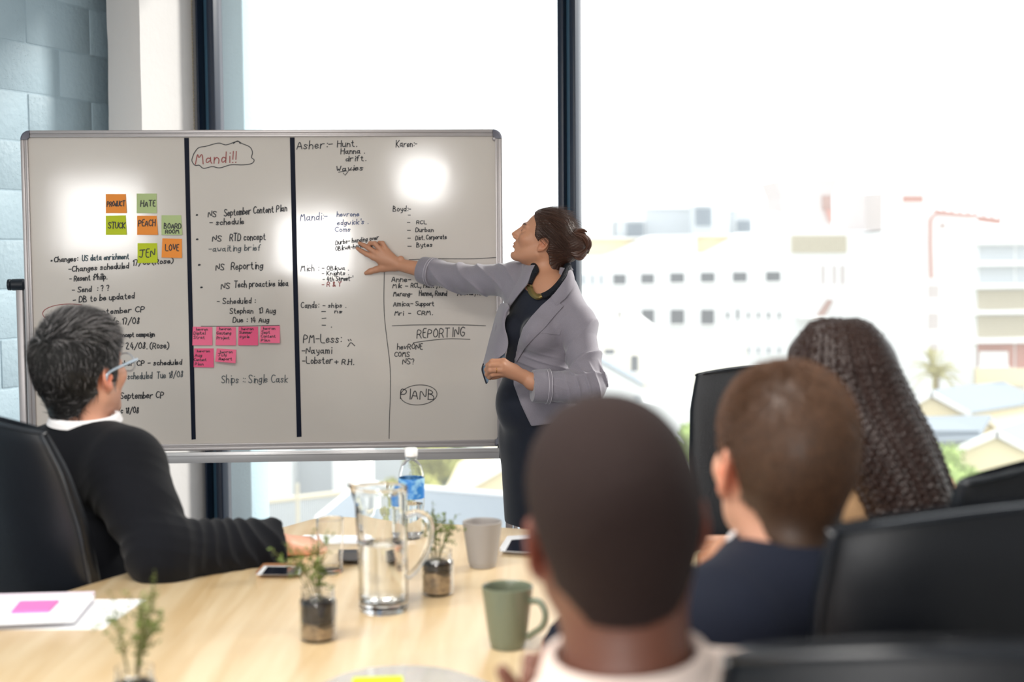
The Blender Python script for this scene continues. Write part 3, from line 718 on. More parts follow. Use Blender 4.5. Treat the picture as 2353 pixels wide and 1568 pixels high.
# jug
c = onT(882, 1403); jug = thing('glass_jug', c, 'tall glass jug half full of water with a looped handle', 'jug')
R_, H_ = .0465, .236
prof_o = [(.042, 0), (R_ - .002, .003), (R_, .010), (R_, H_ * .8), (R_ + .001, H_ - .004), (R_ + .0005, H_)]
prof_i = [(R_ - .003, H_), (R_ - .0042, H_ * .95), (R_ - .0042, .024), (R_ - .010, .0185), (.0, .018)]
n = 48; ang = np.arange(n) * 2 * PI / n; rings = []
for r, z in support(prof_o + prof_i):
    e = max(0, (z - .19) / (H_ - .19)); sp_ = np.exp(-((np.abs(np.angle(np.exp(1j * (ang - PI)))) / .30) ** 2)) * e ** 1.6
    rr = max(r, 1e-4) + sp_ * .019; zz = z + sp_ * .006
    rings.append(c + np.stack([rr * np.cos(ang), rr * np.sin(ang), np.full(n, 0) + zz], 1))
mb = MB(); mb.loft(rings, caps=False); mb.f.append(list(range(n - 1, -1, -1))); mb.mi.append(0); mb.build('jug_body', m_clear, jug, smooth=True)
mb = MB(); hp = [(R_ - .001, .182), (R_ + .022, .188), (R_ + .043, .176), (R_ + .047, .150), (R_ + .038, .115), (R_ + .018, .082), (R_ + .001, .066)]
mb.tube([c + V(x * .98, -x * .15, z) for x, z in spline(hp, 34)], .0062, 12); mb.build('handle', m_clear, jug, smooth=True)
mb = MB(); mb.lathe(c, [(.0, .0188), (R_ - .010, .0192), (R_ - .0045, .0245), (R_ - .0045, .130), (.0, .130)], 48); mb.build('water', m_water, jug, smooth=True)
# drinking glass
c = onT(760, 1316); gl_ = thing('drinking_glass', c, 'empty straight drinking glass by the hand of the man in glasses', 'glass')
mb = MB(); mb.lathe(c, [(0, 0), (.024, 0), (.0262, .003), (.0288, .114), (.0285, .1155), (.0275, .1145), (.0250, .012), (.019, .008), (0, .0075)], 40); mb.build('glass_body', m_clear, gl_, smooth=True)
# water bottle
c = onT(947, 1237); bt = thing('water_bottle', c, 'clear plastic water bottle with a blue label and white cap', 'bottle')
rb = .0300
pr = [(0, .004), (.018, .0), (.026, .003), (rb, .012), (rb - .002, .02), (rb, .028), (rb - .003, .036), (rb, .045), (rb - .003, .053), (rb, .062), (rb - .002, .070), (rb, .078), (rb, .150), (rb - .002, .158), (.024, .172), (.016, .182), (.0125, .186), (.0125, .190), (.0148, .191), (.0148, .193), (.0122, .194), (.0122, .206)]
mb = MB(); mb.lathe(c, pr + [(r - .0009 if r > .002 else 0, z + (.001 if i == 0 else 0)) for i, (r, z) in enumerate(pr)][::-1], 40); mb.build('bottle_body', m_pet, bt, smooth=True)
mb = MB(); mb.lathe(c, [(rb + .0002, .096), (rb + .0006, .097), (rb + .0006, .143), (rb + .0002, .144)], 40, close=True)
lab = bpy.data.materials.new('blue_label'); lab.use_nodes = True; t = lab.node_tree; b = t.nodes['Principled BSDF']; b.inputs['Roughness'].default_value = .35
tcn = t.nodes.new('ShaderNodeTexCoord'); nz = t.nodes.new('ShaderNodeTexNoise'); nz.inputs['Scale'].default_value = 40; rp = t.nodes.new('ShaderNodeValToRGB')
rp.color_ramp.elements[0].position = .48; rp.color_ramp.elements[0].color = (*S(34, 118, 200), 1); rp.color_ramp.elements[1].position = .64; rp.color_ramp.elements[1].color = (*S(150, 202, 236), 1)
t.links.new(tcn.outputs['Object'], nz.inputs['Vector']); t.links.new(nz.outputs['Fac'], rp.inputs[0]); t.links.new(rp.outputs[0], b.inputs['Base Color'])
mb.build('label', lab, bt, smooth=True)
mb = MB(); n = 44; a = np.arange(n) * 2 * PI / n
rg_ = lambda r, z, rp_: c + np.stack([(r + rp_ * (np.arange(n) % 2)) * np.cos(a), (r + rp_ * (np.arange(n) % 2)) * np.sin(a), np.full(n, z)], 1)
mb.loft([rg_(.0142, .1945, 0), rg_(.0146, .196, .0005), rg_(.0146, .211, .0005), rg_(.0132, .2135, 0), rg_(.006, .214, 0)]); mb.build('cap', mat('white_plastic', S(238, 240, 244), rough=.4), bt, smooth=True)
mb = MB(); mb.lathe(c, [(0, .0055), (.017, .0028), (rb - .0035, .012), (rb - .0035, .082), (0, .082)], 36); mb.build('water', m_water, bt, smooth=True)
# cups
def cup(c, prof_, m, name, label, cat, handle=None, inside=None):
    o = thing(name, c, label, cat); mb = MB(); r1, r0, h = prof_; th = .0032
    P_ = [(0, .0), (r0 * .86, 0), (r0 * .97, .002), (r0, .006)] + [(r0 + (r1 - r0) * (s ** .9), h * s) for s in np.linspace(.12, .985, 10)] + [(r1, h), (r1 - th * .5, h + .0012), (r1 - th, h - .0005)]
    P_ += [(r0 + (r1 - r0) * (s ** .9) - th, h * s) for s in np.linspace(.97, .14, 8)] + [(r0 * .8, .008), (0, .007)]
    mb.lathe(c, P_, 48); mb.build('cup_body', m, o, smooth=True)
    if handle is not None:
        mb = MB(); mb.tube([c + V(math.cos(handle) * x, math.sin(handle) * x, z) for x, z in spline([(r1 - .004, h * .80), (r1 + .016, h * .80), (r1 + .027, h * .62), (r1 + .022, h * .42), (r1 + .004, h * .28), (r0 + .007, h * .20)], 26)], .0048, 10, flat=1.2); mb.build('handle', m, o, smooth=True)
    mb = MB(); mb.lathe(c, [(0, h * .72), (r0 + (r1 - r0) * .72 - th - .0006, h * .72), (r0 + (r1 - r0) * .70 - th - .0006, h * .70), (0, h * .70)], 40); mb.build('coffee', inside or mat('coffee', S(70, 42, 26), rough=.15), o, smooth=True)
    return o
cup(onT(1109, 1303), (.0425, .0285, .098), mat('grey_ceramic', S(150, 146, 144), rough=.5), 'tumbler_cup', 'grey tapered cup without a handle near the far end of the table', 'cup', inside=mat('milky_coffee', S(176, 140, 104), rough=.25))
cup(onT(1167, 1488), (.0440, .0300, .106), mat('green_ceramic', S(108, 115, 96), rough=.28, coat=.3), 'mug', 'sage green mug with a handle in front of the bald head in the foreground', 'mug', handle=-.45)
# little plants growing in glass jars
m_leaf = mat('leaf', S(96, 114, 50), rough=.5, var=(60, .35)); m_stem = mat('stem', S(92, 88, 52), rough=.6)
m_soil = mat('soil', S(40, 32, 28), rough=.9, bump=(160, .8), var=(120, .4)); m_roots = mat('pale_roots', S(176, 148, 112), rough=.8, bump=(120, .8), var=(90, .45))
def jar_plant(c, r, h, stems, label, seed, roots=.5, ht=.11, spread=.06, lean=(0, 0)):
    g = np.random.default_rng(seed); o = thing('potted_plant', c, label, 'plant', 'little plants in glass jars on the table'); mb = MB()
    pr = [(0, .001), (r * .8, 0), (r * .97, .003), (r, .010), (r, h * .70), (r * .97, h * .76), (r * .86, h * .82), (r * .86, h * .86), (r * .90, h * .87), (r * .90, h * .90), (r * .86, h * .91), (r * .86, h * .96), (r * .89, h)]
    mb.lathe(c, pr + [(max(q - .0022, 0), z + (.004 if q < r * .5 else 0)) for q, z in pr][::-1], 36); mb.build('jar', m_clear, o, smooth=True)
    def fill(z0, z1, m, nm, j):
        a = np.arange(28) * 2 * PI / 28; q = r - .0026; rings = []
        for s in np.linspace(0, 1, 7):
            z = z0 + (z1 - z0) * s + (.004 * np.sin(a * 3 + j) if 0 < s < 1 else .005 * np.sin(a * 3 + 1.) if (s == 1) == (nm == 'root_ball') and 0 < s else 0)
            rings.append(c + np.stack([q * np.cos(a), q * np.sin(a), z + 0 * a], 1))
        mb = MB(); mb.loft(rings); mb.build(nm, m, o, smooth=True)
    zm = .006 + (h * .72 - .006) * roots
    fill(.0065, zm, m_roots, 'root_ball', 0.); fill(zm + .0062, h * .74, m_soil, 'soil', 1.)
    st = MB(); lf = MB()
    for k in range(stems):
        a = g.uniform(0, 2 * PI); d = V(math.cos(a), math.sin(a), 0) * spread * g.uniform(.35, 1.1) + V(lean[0], lean[1], 0) * g.uniform(.4, 1.2)
        hh = ht * g.uniform(.65, 1.12); p0 = c + V(math.cos(a), math.sin(a), 0) * r * .35 * g.random() + UP * h * .72
        path = spline([p0, p0 + d * .25 + UP * hh * .4, p0 + d * .6 + UP * hh * .72 + V(*g.normal(size=3)) * .004, p0 + d + UP * hh], 12); st.tube(path, [.0011, .0005], 5)
        twigs = [path]
        for _ in range(3):
            i = g.integers(4, 10); q = path[i]; dd = unit(d + V(*g.normal(size=3)) * .05 + UP * .03) * g.uniform(.02, .04); tw = spline([q, q + dd * .5 + UP * .004, q + dd + UP * .006], 6); st.tube(tw, [.0008, .0004], 4); twigs.append(tw)
        for tw in twigs:
            for i in range(3 if tw is path else 1, len(tw)):
                for _ in range(2):
                    q = tw[i]; u = unit(g.normal(size=3) * V(1, 1, .5) + UP * .4); w_ = unit(np.cross(u, g.normal(size=3))); ll = g.uniform(.006, .0105); nn = np.cross(u, w_)
                    lf.add([q, q + u * ll * .5 + w_ * ll * .30 + nn * .0008, q + u * ll, q + u * ll * .5 - w_ * ll * .30 + nn * .0008], [(0, 1, 2, 3)])
    st.build('stems', m_stem, o, smooth=True); lf.build('leaves', m_leaf, o)
jar_plant(onT(732, 1470), .0325, .093, 8, 'little green plant in a glass jar standing in front of the water jug', 5, roots=.36, ht=.105, spread=.05, lean=(-.015, 0))
jar_plant(onT(1006, 1366), .0320, .088, 7, 'little green plant in a glass jar with pale roots behind the jug handle', 8, roots=.66, ht=.105, spread=.05, lean=(.028, 0))
jar_plant(onT(312, 1672), .0305, .088, 9, 'little green plant in a glass jar nearest the camera, cut by the lower edge', 14, roots=.3, ht=.13, spread=.05, lean=(.004, 0))

# ------------------------------------------------------------------ papers, phones
m_paper = mat('paper', S(240, 241, 244), rough=.8, var=(30, .02)); m_screen = mat('dark_screen', S(22, 26, 36), rough=.08, spec=.6)
def flat(corners, z0, th, mb=None, inset=0.):
    q = [onT(x, y, z0) for x, y in corners]; c = sum(q) / 4; q = [c + (k - c) * (1 - inset) for k in q]; mb = mb or MB()
    return mb.prism(np.array(q), UP * th)
def paper(corners, z0, label, th=.0006, cat='paper', nm='paper_sheet', m=None, group=None):
    c = sum(onT(x, y) for x, y in corners) / 4; mb = flat(corners, z0, th)
    return tag(mb.build(nm, m or m_paper, loc=c * V(1, 1, 0) + UP * ZT), label, cat, group)
paper([(-70, 1449), (236, 1447), (336, 1378), (20, 1380)], .0004, 'white paper sheet lying under the notepad on the table')
c = onT(70, 1400); nb = thing('notepad', c, 'thick white notepad on the left of the table with a pink note on it', 'notepad')
cn = [(-80, 1440), (170, 1430), (219, 1371), (-40, 1378)]
flat(cn, .0014, .0105).build('pages', mat('page_edges', S(226, 214, 226), rough=.8), nb)
flat(cn, .0120, .0008).build('cover', m_paper, nb)
mb = MB(); 
for k in range(5):
    u = .58 + .06 * k; a_, b_ = [np.array(q, float) for q in (cn[0], cn[1])]; d_, e_ = [np.array(q, float) for q in (cn[3], cn[2])]
    p0 = (a_ * (1 - .8) + b_ * .8) * (1 - u) + (d_ * (1 - .8) + e_ * .8) * u; p1 = p0 + np.array([22 - 4 * k % 9, -1])
    q0, q1 = onT(*p0, .0129), onT(*p1, .0129); mb.add([q0, q1, q1 + V(0, .002, 0), q0 + V(0, .002, 0)], [(0, 1, 2, 3)])
mb.build('scribble', mat('pencil', S(150, 152, 170), rough=.8), nb)
paper([(25, 1411), (112, 1408), (136, 1384), (46, 1386)], .0132, 'bright pink sticky note lying on the white notepad', th=.004, cat='sticky note', nm='sticky_note', m=mat('note_neon', S(250, 120, 186), rough=.7))
paper([(640, 1252), (842, 1250), (826, 1231), (700, 1230)], .0004, 'white papers lying beyond the drinking glass, beside the jug')
paper([(700, 1246), (800, 1247), (846, 1238), (742, 1229)], .0014, 'white sheet lying on other papers just left of the jug')
def phone(cn, th, label, mcase, border=True, nm='smartphone', cat='phone'):
    c = sum(onT(x, y) for x, y in cn) / 4; o = thing(nm, c, label, cat); flat(cn, .0005, th - .001).build('case', mcase, o)
    flat(cn, th - .0004, .0012, inset=.02).build('front_glass', mat('white_bezel', S(222, 224, 228), rough=.2) if border else m_screen, o)
    q = [np.array(k, float) for k in cn]; m_ = sum(q) / 4
    flat([tuple(m_ + (k - m_) * np.array([.78, .90])) for k in q], th + .0009, .0004).build('screen', m_screen, o)
phone([(588, 1322), (690, 1322), (700, 1303), (606, 1302)], .0085, 'smartphone with white front in a brown case lying by the small plant', mat('brown_case', S(140, 98, 68), rough=.5))
phone([(782, 1290), (856, 1289), (852, 1271), (784, 1272)], .0095, 'black smartphone lying behind the water jug', m_black_pl, border=False)
phone([(1148, 1268), (1262, 1274), (1262, 1234), (1166, 1240)], .009, 'dark tablet with a white edge lying behind the grey cup', mat('white_bezel', S(222, 224, 228), rough=.2), nm='tablet', cat='tablet')
# clear plastic folder at the near edge of the picture
c = onT(960, 1640); mb = MB(); A_ = [(640, 1640), (800, 1545), (1010, 1534), (1200, 1600)]; Bq = [(620, 1800), (780, 1800), (1000, 1800), (1180, 1800)]
a, b_ = spline(A_, 18), spline(Bq, 18)
G = np.array([[onT(*(p * (1 - s) + q * s), .002 + .012 * math.sin(PI * s) * (1 + .4 * math.sin(i * .9))) for s in np.linspace(0, 1, 10)] for i, (p, q) in enumerate(zip(a, b_))])
mb.sheet(G, .0012, UP)
tag(mb.build('plastic_folder', mat('clear_film', (.93, .95, .97), rough=.12, trans=.75, ior=1.2), loc=c, smooth=True), 'clear plastic folder at the near end of the table', 'folder')
paper([(800, 1600), (930, 1600), (925, 1556), (812, 1560)], .0195, 'lime sticky note lying on the clear plastic folder', th=.002, cat='sticky note', nm='sticky_note', m=mat('note_lime', S(196, 208, 40), rough=.75))

# ------------------------------------------------------------------ leather office chairs
m_leather = mat('black_leather', S(17, 20, 26), rough=.38, spec=.4, bump=(240, .10), var=(6, .12))
m_pipe = mat('leather_piping', S(30, 34, 40), rough=.24); m_chrome = mat('chrome', S(190, 192, 196), rough=.18, metal=1.)
def chair(px, py, Y, facing, label, ztop=1.10, wid=.50, recline=.16, seat_z=.46, body=True):
    """px, py: the middle of the backrest's top edge in the photograph at depth Y"""
    top = P(px, py, Y); f = unit(V(facing[0], facing[1], 0)); rt = V(f[1], -f[0], 0); hb = top[2] - (seat_z + .02)
    lean = math.tan(recline) * hb
    foot = top * V(1, 1, 0) + f * (lean + .25)        # seat centre on the floor
    o = thing('office_chair', foot, label, 'chair', 'black leather office chairs round the table')
    back0 = foot - f * .24 + UP * (seat_z + .02)
    def sect(v):
        # half width, thickness, sideways wrap of the cushion at height v (0..1)
        wv = wid / 2 * (.80 + .20 * min(1, v * 1.6)) * (1 - .10 * max(0, v - .86) / .14 * .5)
        th = .036 * (.6 + .6 * math.sin(PI * min(max(v * .9 + .1, 0), 1)) ** .6)
        return wv, th
    rings = []; vs = np.linspace(0, 1, 26); edgeR = []; edgeL = []; N = 44
    for v in vs:
        wv, th = sect(v); zc = back0 + UP * hb * v - f * (lean * v ** 1.25 + .018 * math.sin(PI * v)); r_ = []
        for k in range(N):
            q = 2 * PI * k / N; cx, sx = math.cos(q), math.sin(q)
            x = wv * np.sign(cx) * abs(cx) ** .5; y = th * np.sign(sx) * abs(sx) ** .62
            wrap = .055 * (abs(x) / (wid / 2)) ** 2.4; crown = .028 * (1 - (x / (wid / 2)) ** 2) * max(0, v - .7) / .3
            r_.append(zc + rt * x + f * (y + wrap) + UP * (crown - .028 * max(0, v - .7) / .3))
        rings.append(np.array(r_)); edgeR.append(r_[0] - f * .012); edgeL.append(r_[N // 2] - f * .012)
    mb = MB()
    tp = rings[-1]; ctr = tp.mean(0)
    for k_, dz in ((.985, .006), (.94, .010), (.7, .011)): rings.append(ctr + (tp - ctr) * V(1, 1, 1) * k_ + UP * dz)
    mb.loft(rings); mb.build('backrest', m_leather, o, smooth=True)
    top_path = [tp[k % N] + UP * .006 for k in range(N // 2, N + 1)]
    mb = MB(); mb.tube(list(edgeL) + top_path + list(edgeR)[::-1], .0045, 6); mb.build('piping', m_pipe, o, smooth=True)
    # seat cushion
    rings = []; sc_ = foot + f * .0 + UP * seat_z
    for z, k in ((-.05, .9), (-.045, .97), (-.02, 1), (.01, 1), (.03, .95), (.038, .8)):
        r_ = []
        for j in range(40):
            q = 2 * PI * j / 40; cx, sx = math.cos(q), math.sin(q); r_.append(sc_ + rt * .25 * k * np.sign(cx) * abs(cx) ** .5 + f * .25 * k * np.sign(sx) * abs(sx) ** .5 + UP * z)
        rings.append(np.array(r_))
    mb = MB(); mb.loft(rings); mb.build('seat', m_leather, o, smooth=True)
    for s in (-1, 1):
        x = rt * s * .275; pth = [foot + x + f * .12 + UP * (seat_z - .02), foot + x * 1.05 + f * .15 + UP * (seat_z + .16), foot + x * 1.03 + f * .06 + UP * (seat_z + .205), foot + x - f * .14 + UP * (seat_z + .20), foot + x * .98 - f * .245 + UP * (seat_z + .15)]
        mb = MB(); mb.tube(spline(pth, 24), .013, 8, flat=1.5); mb.build('armrest', m_black_pl, o, smooth=True)
    mb = MB(); mb.lathe(foot, [(.028, .10), (.028, .25), (.018, .252), (.018, seat_z - .06), (.07, seat_z - .055), (.07, seat_z - .045)], 20); mb.build('column', m_chrome, o, smooth=True)
    for k in range(5):
        a = 2 * PI * k / 5 + .3; d = V(math.cos(a), math.sin(a), 0); mb = MB()
        mb.tube([foot + d * .02 + UP * .115, foot + d * .16 + UP * .10, foot + d * .29 + UP * .075], [.024, .014], 8); g_ = mb.build('base_leg', m_chrome, o, smooth=True)
        mb = MB(); mb.lathe(foot + d * .29 + UP * .03 - np.cross(d, UP) * .018, [(.018, 0), (.029, .004), (.029, .032), (.018, .036)], 16, np.stack([d, UP, np.cross(d, UP)], 1)); mb.build('caster', m_black_pl, g_, smooth=True)
    return o
chair(-95, 958, 2.92, (.66, .75), 'black leather chair in which the man in glasses sits', wid=.50, recline=.30)
chair(1822, 846, 3.62, (-.35, -.94), 'empty black leather chair at the far end of the table beside the braided hair', wid=.50, recline=.10)
chair(2470, 1058, 2.30, (-.62, .78), 'black leather chair behind the braided hair, its corner cut by the right edge', wid=.50, recline=.14)
chair(2392, 1170, 1.60, (-.30, .954), 'wide black leather chair back behind the man in the navy jacket', wid=.50, recline=.10)
chair(2290, 1512, 1.13, (.10, .99), 'black leather chair nearest the camera, its top edge crossing the lower corner', wid=.45, recline=.10)
# ------------------------------------------------------------------ the town outside, several floors below the window
GZ = -15.0
def m_out(n, r, g, b, rough=.85, **k): return mat('out_' + n, S(r, g, b), rough=rough, **k)
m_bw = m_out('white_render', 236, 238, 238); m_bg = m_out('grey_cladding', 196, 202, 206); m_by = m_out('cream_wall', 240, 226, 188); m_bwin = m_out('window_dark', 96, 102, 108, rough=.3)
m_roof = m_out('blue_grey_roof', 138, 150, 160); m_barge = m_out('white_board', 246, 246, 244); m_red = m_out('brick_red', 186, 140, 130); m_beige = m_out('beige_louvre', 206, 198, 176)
m_brown = m_out('brown_panel', 168, 140, 132); m_pale = m_out('pale_pink_grey', 198, 190, 188)
tag(MB().box((0, 300, GZ - .5), (600, 290, .5)).build('ground_outside', m_out('pale_ground', 150, 152, 146)), kind='structure')
def pts(poly, Y): return np.array([P(x, y, Y) for x, y in poly])
def slabp(poly, Y, depth, mb=None):
    mb = mb or MB(); return mb.prism(pts(poly, Y), V(0, depth, 0))
def rect(x0, y0, x1, y1): return [(x0, y1), (x1, y1), (x1, y0), (x0, y0)]
def down(poly_top, Y):
    """facade outline from its roofline (left to right) down to the ground"""
    q = pts(poly_top, Y); return np.concatenate([q, [V(q[-1][0], Y, GZ)], [V(q[0][0], Y, GZ)]])
def bldg(name, x, Y, label, cat='building', group=None):
    c = P(x, 700, Y); return thing(name, (c[0], Y, GZ), label, cat, group)
YA = 130
fa = bldg('factory_building', 1600, YA, 'long white factory building with a wavy roofline and rows of small dark windows', 'building')
mb = MB(); roofl = [(1080, 590), (1386, 588), (1410, 580), (1434, 569), (1469, 551), (1492, 544), (1517, 540), (1601, 538), (1602, 582), (1623, 580), (1654, 564), (1689, 545), (1710, 538), (1733, 534), (1816, 531), (1948, 533), (1949, 542), (2066, 528)]
mb.prism(down(roofl, YA), V(0, 9, 0)); mb.build('wall', m_bw, fa)
ZD = P(1500, 562, YA + 9)[2]; xa, xb = P(1080, 560, YA + 9)[0], P(2060, 560, YA + 9)[0]
MB().box(((xa + xb) / 2, YA + 20.1, (ZD + GZ) / 2), ((xb - xa) / 2, 11, (ZD - GZ) / 2)).build('rear_wall', m_bw, fa)
def panes(rects, Y, parent, m=m_bwin, nm='window', rev=.12):
    first = None
    for (x0, y0, x1, y1) in rects:
        q = pts(rect(x0, y0, x1, y1), Y - .02); c = q.mean(0); mb = MB(); mb.prism(q, V(0, -.04, 0)); o = mb.build(nm, m, parent)
        s = MB(); a, b_ = q[0], q[1]; s.box((a + b_) / 2 + V(0, -.12, -.05), (np.linalg.norm(b_ - a) / 2 + .06, .12, .06)); s.build('sill', m_barge, o)
panes([(1409, 631, 1438, 654), (1473, 630, 1503, 652), (1540, 628, 1572, 650), (1610, 627, 1642, 649), (1684, 626, 1716, 648), (1760, 625, 1793, 647)], YA, fa)
panes([(1409, 712, 1438, 745), (1475, 712, 1503, 745), (1541, 712, 1572, 745), (1611, 712, 1641, 746)], YA, fa)
panes([(1338, 632, 1343, 655), (1359, 632, 1364, 655), (1379, 632, 1384, 655)], YA, fa, m_roof)
panes([(1669, 718, 1675, 732), (1692, 711, 1698, 734), (1717, 718, 1722, 732), (1740, 718, 1745, 732), (1763, 718, 1769, 732), (1788, 718, 1793, 732)], YA, fa)
panes([(1717, 799, 1722, 813), (1740, 799, 1745, 813), (1763, 799, 1769, 813), (1788, 799, 1793, 813)], YA, fa, m_roof)
panes([(1886, 610, 1896, 655), (1912, 610, 1922, 655), (1930, 610, 1942, 655)], YA, fa, m_pale)
def louvre(x0, y0, x1, y1, Y, parent, m, n, vertical=True, nm='louvre'):
    mb = MB()
    for k in range(n):
        u0, u1 = k / n, (k + .72) / n
        r_ = rect(x0 + (x1 - x0) * u0, y0, x0 + (x1 - x0) * u1, y1) if vertical else rect(x0, y0 + (y1 - y0) * u0, x1, y0 + (y1 - y0) * u1)
        mb.prism(pts(r_, Y - .03), V(0, -.25, 0))
    mb.build(nm, m, parent)
louvre(1818, 541, 1946, 581, YA, fa, m_beige, 26)
for k, r_ in enumerate([(1316, 549, 1472, 592), (1598, 543, 1676, 586)]):
    mb = MB(); slabp(rect(*r_), YA + 2, 8, mb); mb.build('roof_wall', m_by, fa)
    mb = MB(); slabp(rect(r_[0] - 4, r_[1] - 4, r_[2] + 6, r_[1]), YA + 1.2, 10, mb); mb.build('roof_edge', m_barge, fa)
mb = MB(); slabp([(1868, 738), (1890, 738), (1916, 690), (1902, 688)], YA - 1.2, .3, mb); mb.build('stair_flight', m_brown, fa)
mb = MB(); slabp(rect(1840, 728, 1912, 733), YA - 2.4, 2.4, mb); mb.build('landing', m_barge, fa)
# plant rooms on its roof
def plant(rects, Y, label, m=m_bg, name='rooftop_unit', depth=6, slats=None):
    x0, y0, x1, y1 = rects; o = thing(name, P((x0 + x1) / 2, y1, Y), label, 'rooftop unit', 'plant rooms on the factory roof')
    q = pts(rect(x0, y0, x1, y1), Y); q[:2, 2] = ZD + .02; mb = MB(); mb.prism(q, V(0, depth, 0)); mb.build('casing', m, o)
    mb = MB(); slabp(rect(x0 - 2, y0 - 3, x1 + 2, y0), Y - .3, depth + .6, mb); mb.build('roof_cap', m_barge, o)
    if slats: louvre(*slats, Y - .05, o, m_bwin if m is not m_bg else m_roof, 9, vertical=slats[2] - slats[0] < 60 and False)
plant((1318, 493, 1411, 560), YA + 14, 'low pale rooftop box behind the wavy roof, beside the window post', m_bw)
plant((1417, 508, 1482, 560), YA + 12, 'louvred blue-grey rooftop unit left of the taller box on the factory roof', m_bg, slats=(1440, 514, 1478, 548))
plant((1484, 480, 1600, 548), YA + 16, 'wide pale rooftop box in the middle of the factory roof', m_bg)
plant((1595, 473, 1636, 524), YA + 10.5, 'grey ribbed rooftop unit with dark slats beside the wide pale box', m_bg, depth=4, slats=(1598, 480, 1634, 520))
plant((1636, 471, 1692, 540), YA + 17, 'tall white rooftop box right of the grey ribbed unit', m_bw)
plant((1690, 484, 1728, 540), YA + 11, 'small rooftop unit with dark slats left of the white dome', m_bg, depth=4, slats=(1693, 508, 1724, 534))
c = P(1780, 512, YA + 2); mb = MB(); mb.sphere(c, .95, 20, 12); mb.lathe(c - UP * 1.9, [(.25, 0), (.25, 1.2)], 10)
tag(mb.build('satellite_dome', m_barge, loc=c, smooth=True), 'white round dome on the factory roof, left of the tower', 'dome')
# stair tower and the blocks to its right
tw = bldg('tower_block', 1850, YA + 22, 'pale flared tower rising above the factory roof')
mb = MB(); slabp([(1781, 416), (1928, 411), (1912, 452), (1912, 558), (1795, 558), (1795, 452)], YA + 20, 9, mb); mb.build('wall', m_pale, tw)
mb = MB(); slabp(rect(1889, 450, 1911, 482), YA + 19.95, -.1, mb); mb.build('window', m_brown, tw)
mb = MB(); slabp([(1895, 482), (1911, 482), (1911, 512), (1906, 512)], YA + 19.9, -.3, mb); mb.build('stain', m_red, tw)
gb = bldg('grey_block', 2025, YA + 3, 'plain grey box standing on the roof right of the flared tower')
mb = MB(); slabp([(1988, 530), (2060, 528), (2060, 441), (1988, 446)], YA + .6, 8, mb); mb.build('wall', m_pale, gb)
sb = bldg('stair_block', 2100, 124, 'narrow white block between the factory and the office building')
mb = MB(); mb.prism(down([(2062, 440), (2136, 438)], 124), V(0, 5, 0)); mb.build('wall', m_bw, sb)
panes([(2074, 450, 2121, 466)], 124, sb, m_red, 'band'); mb = MB(); slabp(rect(2070, 540, 2074, 860), 123.9, -.2, mb); slabp(rect(2118, 540, 2122, 780), 123.9, -.2, mb); mb.build('drainpipe', m_pale, sb)
of = bldg('office_building', 2200, 110, 'white office building with a rooftop sign frame and wide window bands')
mb = MB(); mb.prism(down([(2128, 492), (2150, 486), (2246, 500), (2246, 560)], 110), V(0, 8, 0)); mb.build('wall', m_bw, of)
panes([(2132, 656, 2184, 686), (2132, 720, 2186, 758), (2136, 790, 2186, 812)], 110, of, m_pale); panes([(2192, 662, 2198, 675), (2192, 800, 2198, 815), (2160, 515, 2172, 524)], 110, of, m_brown)
mb = MB(); mb.tube([P(x, y, 109.6) for x, y in ((2140, 640), (2138, 560), (2138, 505), (2150, 490), (2240, 496))], .14, 8); mb.build('red_pipe', m_red, of, smooth=True)
sg = thing('sign_frame', P(2240, 490, 111), 'rooftop sign board on an open frame, too faded to read', 'sign')
mb = MB(); slabp([(2152, 482), (2300, 503), (2300, 515), (2152, 495)], 110.5, 1, mb); mb.build('base_beam', m_red, sg)
mb = MB()
for x in np.linspace(2152, 2300, 9): slabp(rect(x - 1, 430 + (x - 2152) * .13, x + 1.2, 486 + (x - 2152) * .13), 110.6, .3, mb)
slabp([(2150, 428), (2322, 450), (2322, 454), (2150, 432)], 110.6, .3, mb); mb.build('lattice', m_pale, sg)
mb = MB(); slabp([(2156, 436), (2318, 458), (2318, 496), (2156, 474)], 110.2, .15, mb); mb.build('sign_panel', m_barge, sg)
fr_ = bldg('apartment_block', 2330, 98, 'pale block with long window bands above a brick red ground floor')
mb = MB(); mb.prism(down([(2240, 545), (2420, 552)], 98), V(0, 8, 0)); mb.build('wall', m_bw, fr_)
mb = MB()
for y0, y1 in ((556, 562), (602, 612), (655, 664), (714, 723), (778, 790)): slabp([(2238, y1), (2420, y1 - 3), (2420, y0 - 3), (2238, y0)], 97.2, .8, mb)
mb.build('floor_band', m_barge, fr_)
for i, (y0, y1, m) in enumerate(((566, 600, m_bg), (614, 652, m_bg))): panes([(2250, y0, 2330, y1), (2336, y0, 2420, y1)], 98, fr_, m)
for y0, y1 in ((667, 712), (726, 776)): louvre(2246, y0, 2420, y1, 98, fr_, m_beige, 8, vertical=False)
panes([(2246, 790, 2330, 846), (2334, 790, 2420, 846)], 98, fr_, m_red, 'brick_panel'); panes([(2250, 808, 2316, 842)], 97.8, fr_, m_bw, 'shutter'); mb = MB(); slabp(rect(2246, 848, 2420, 885), 97.4, .5, mb); mb.build('parapet', m_by, fr_)

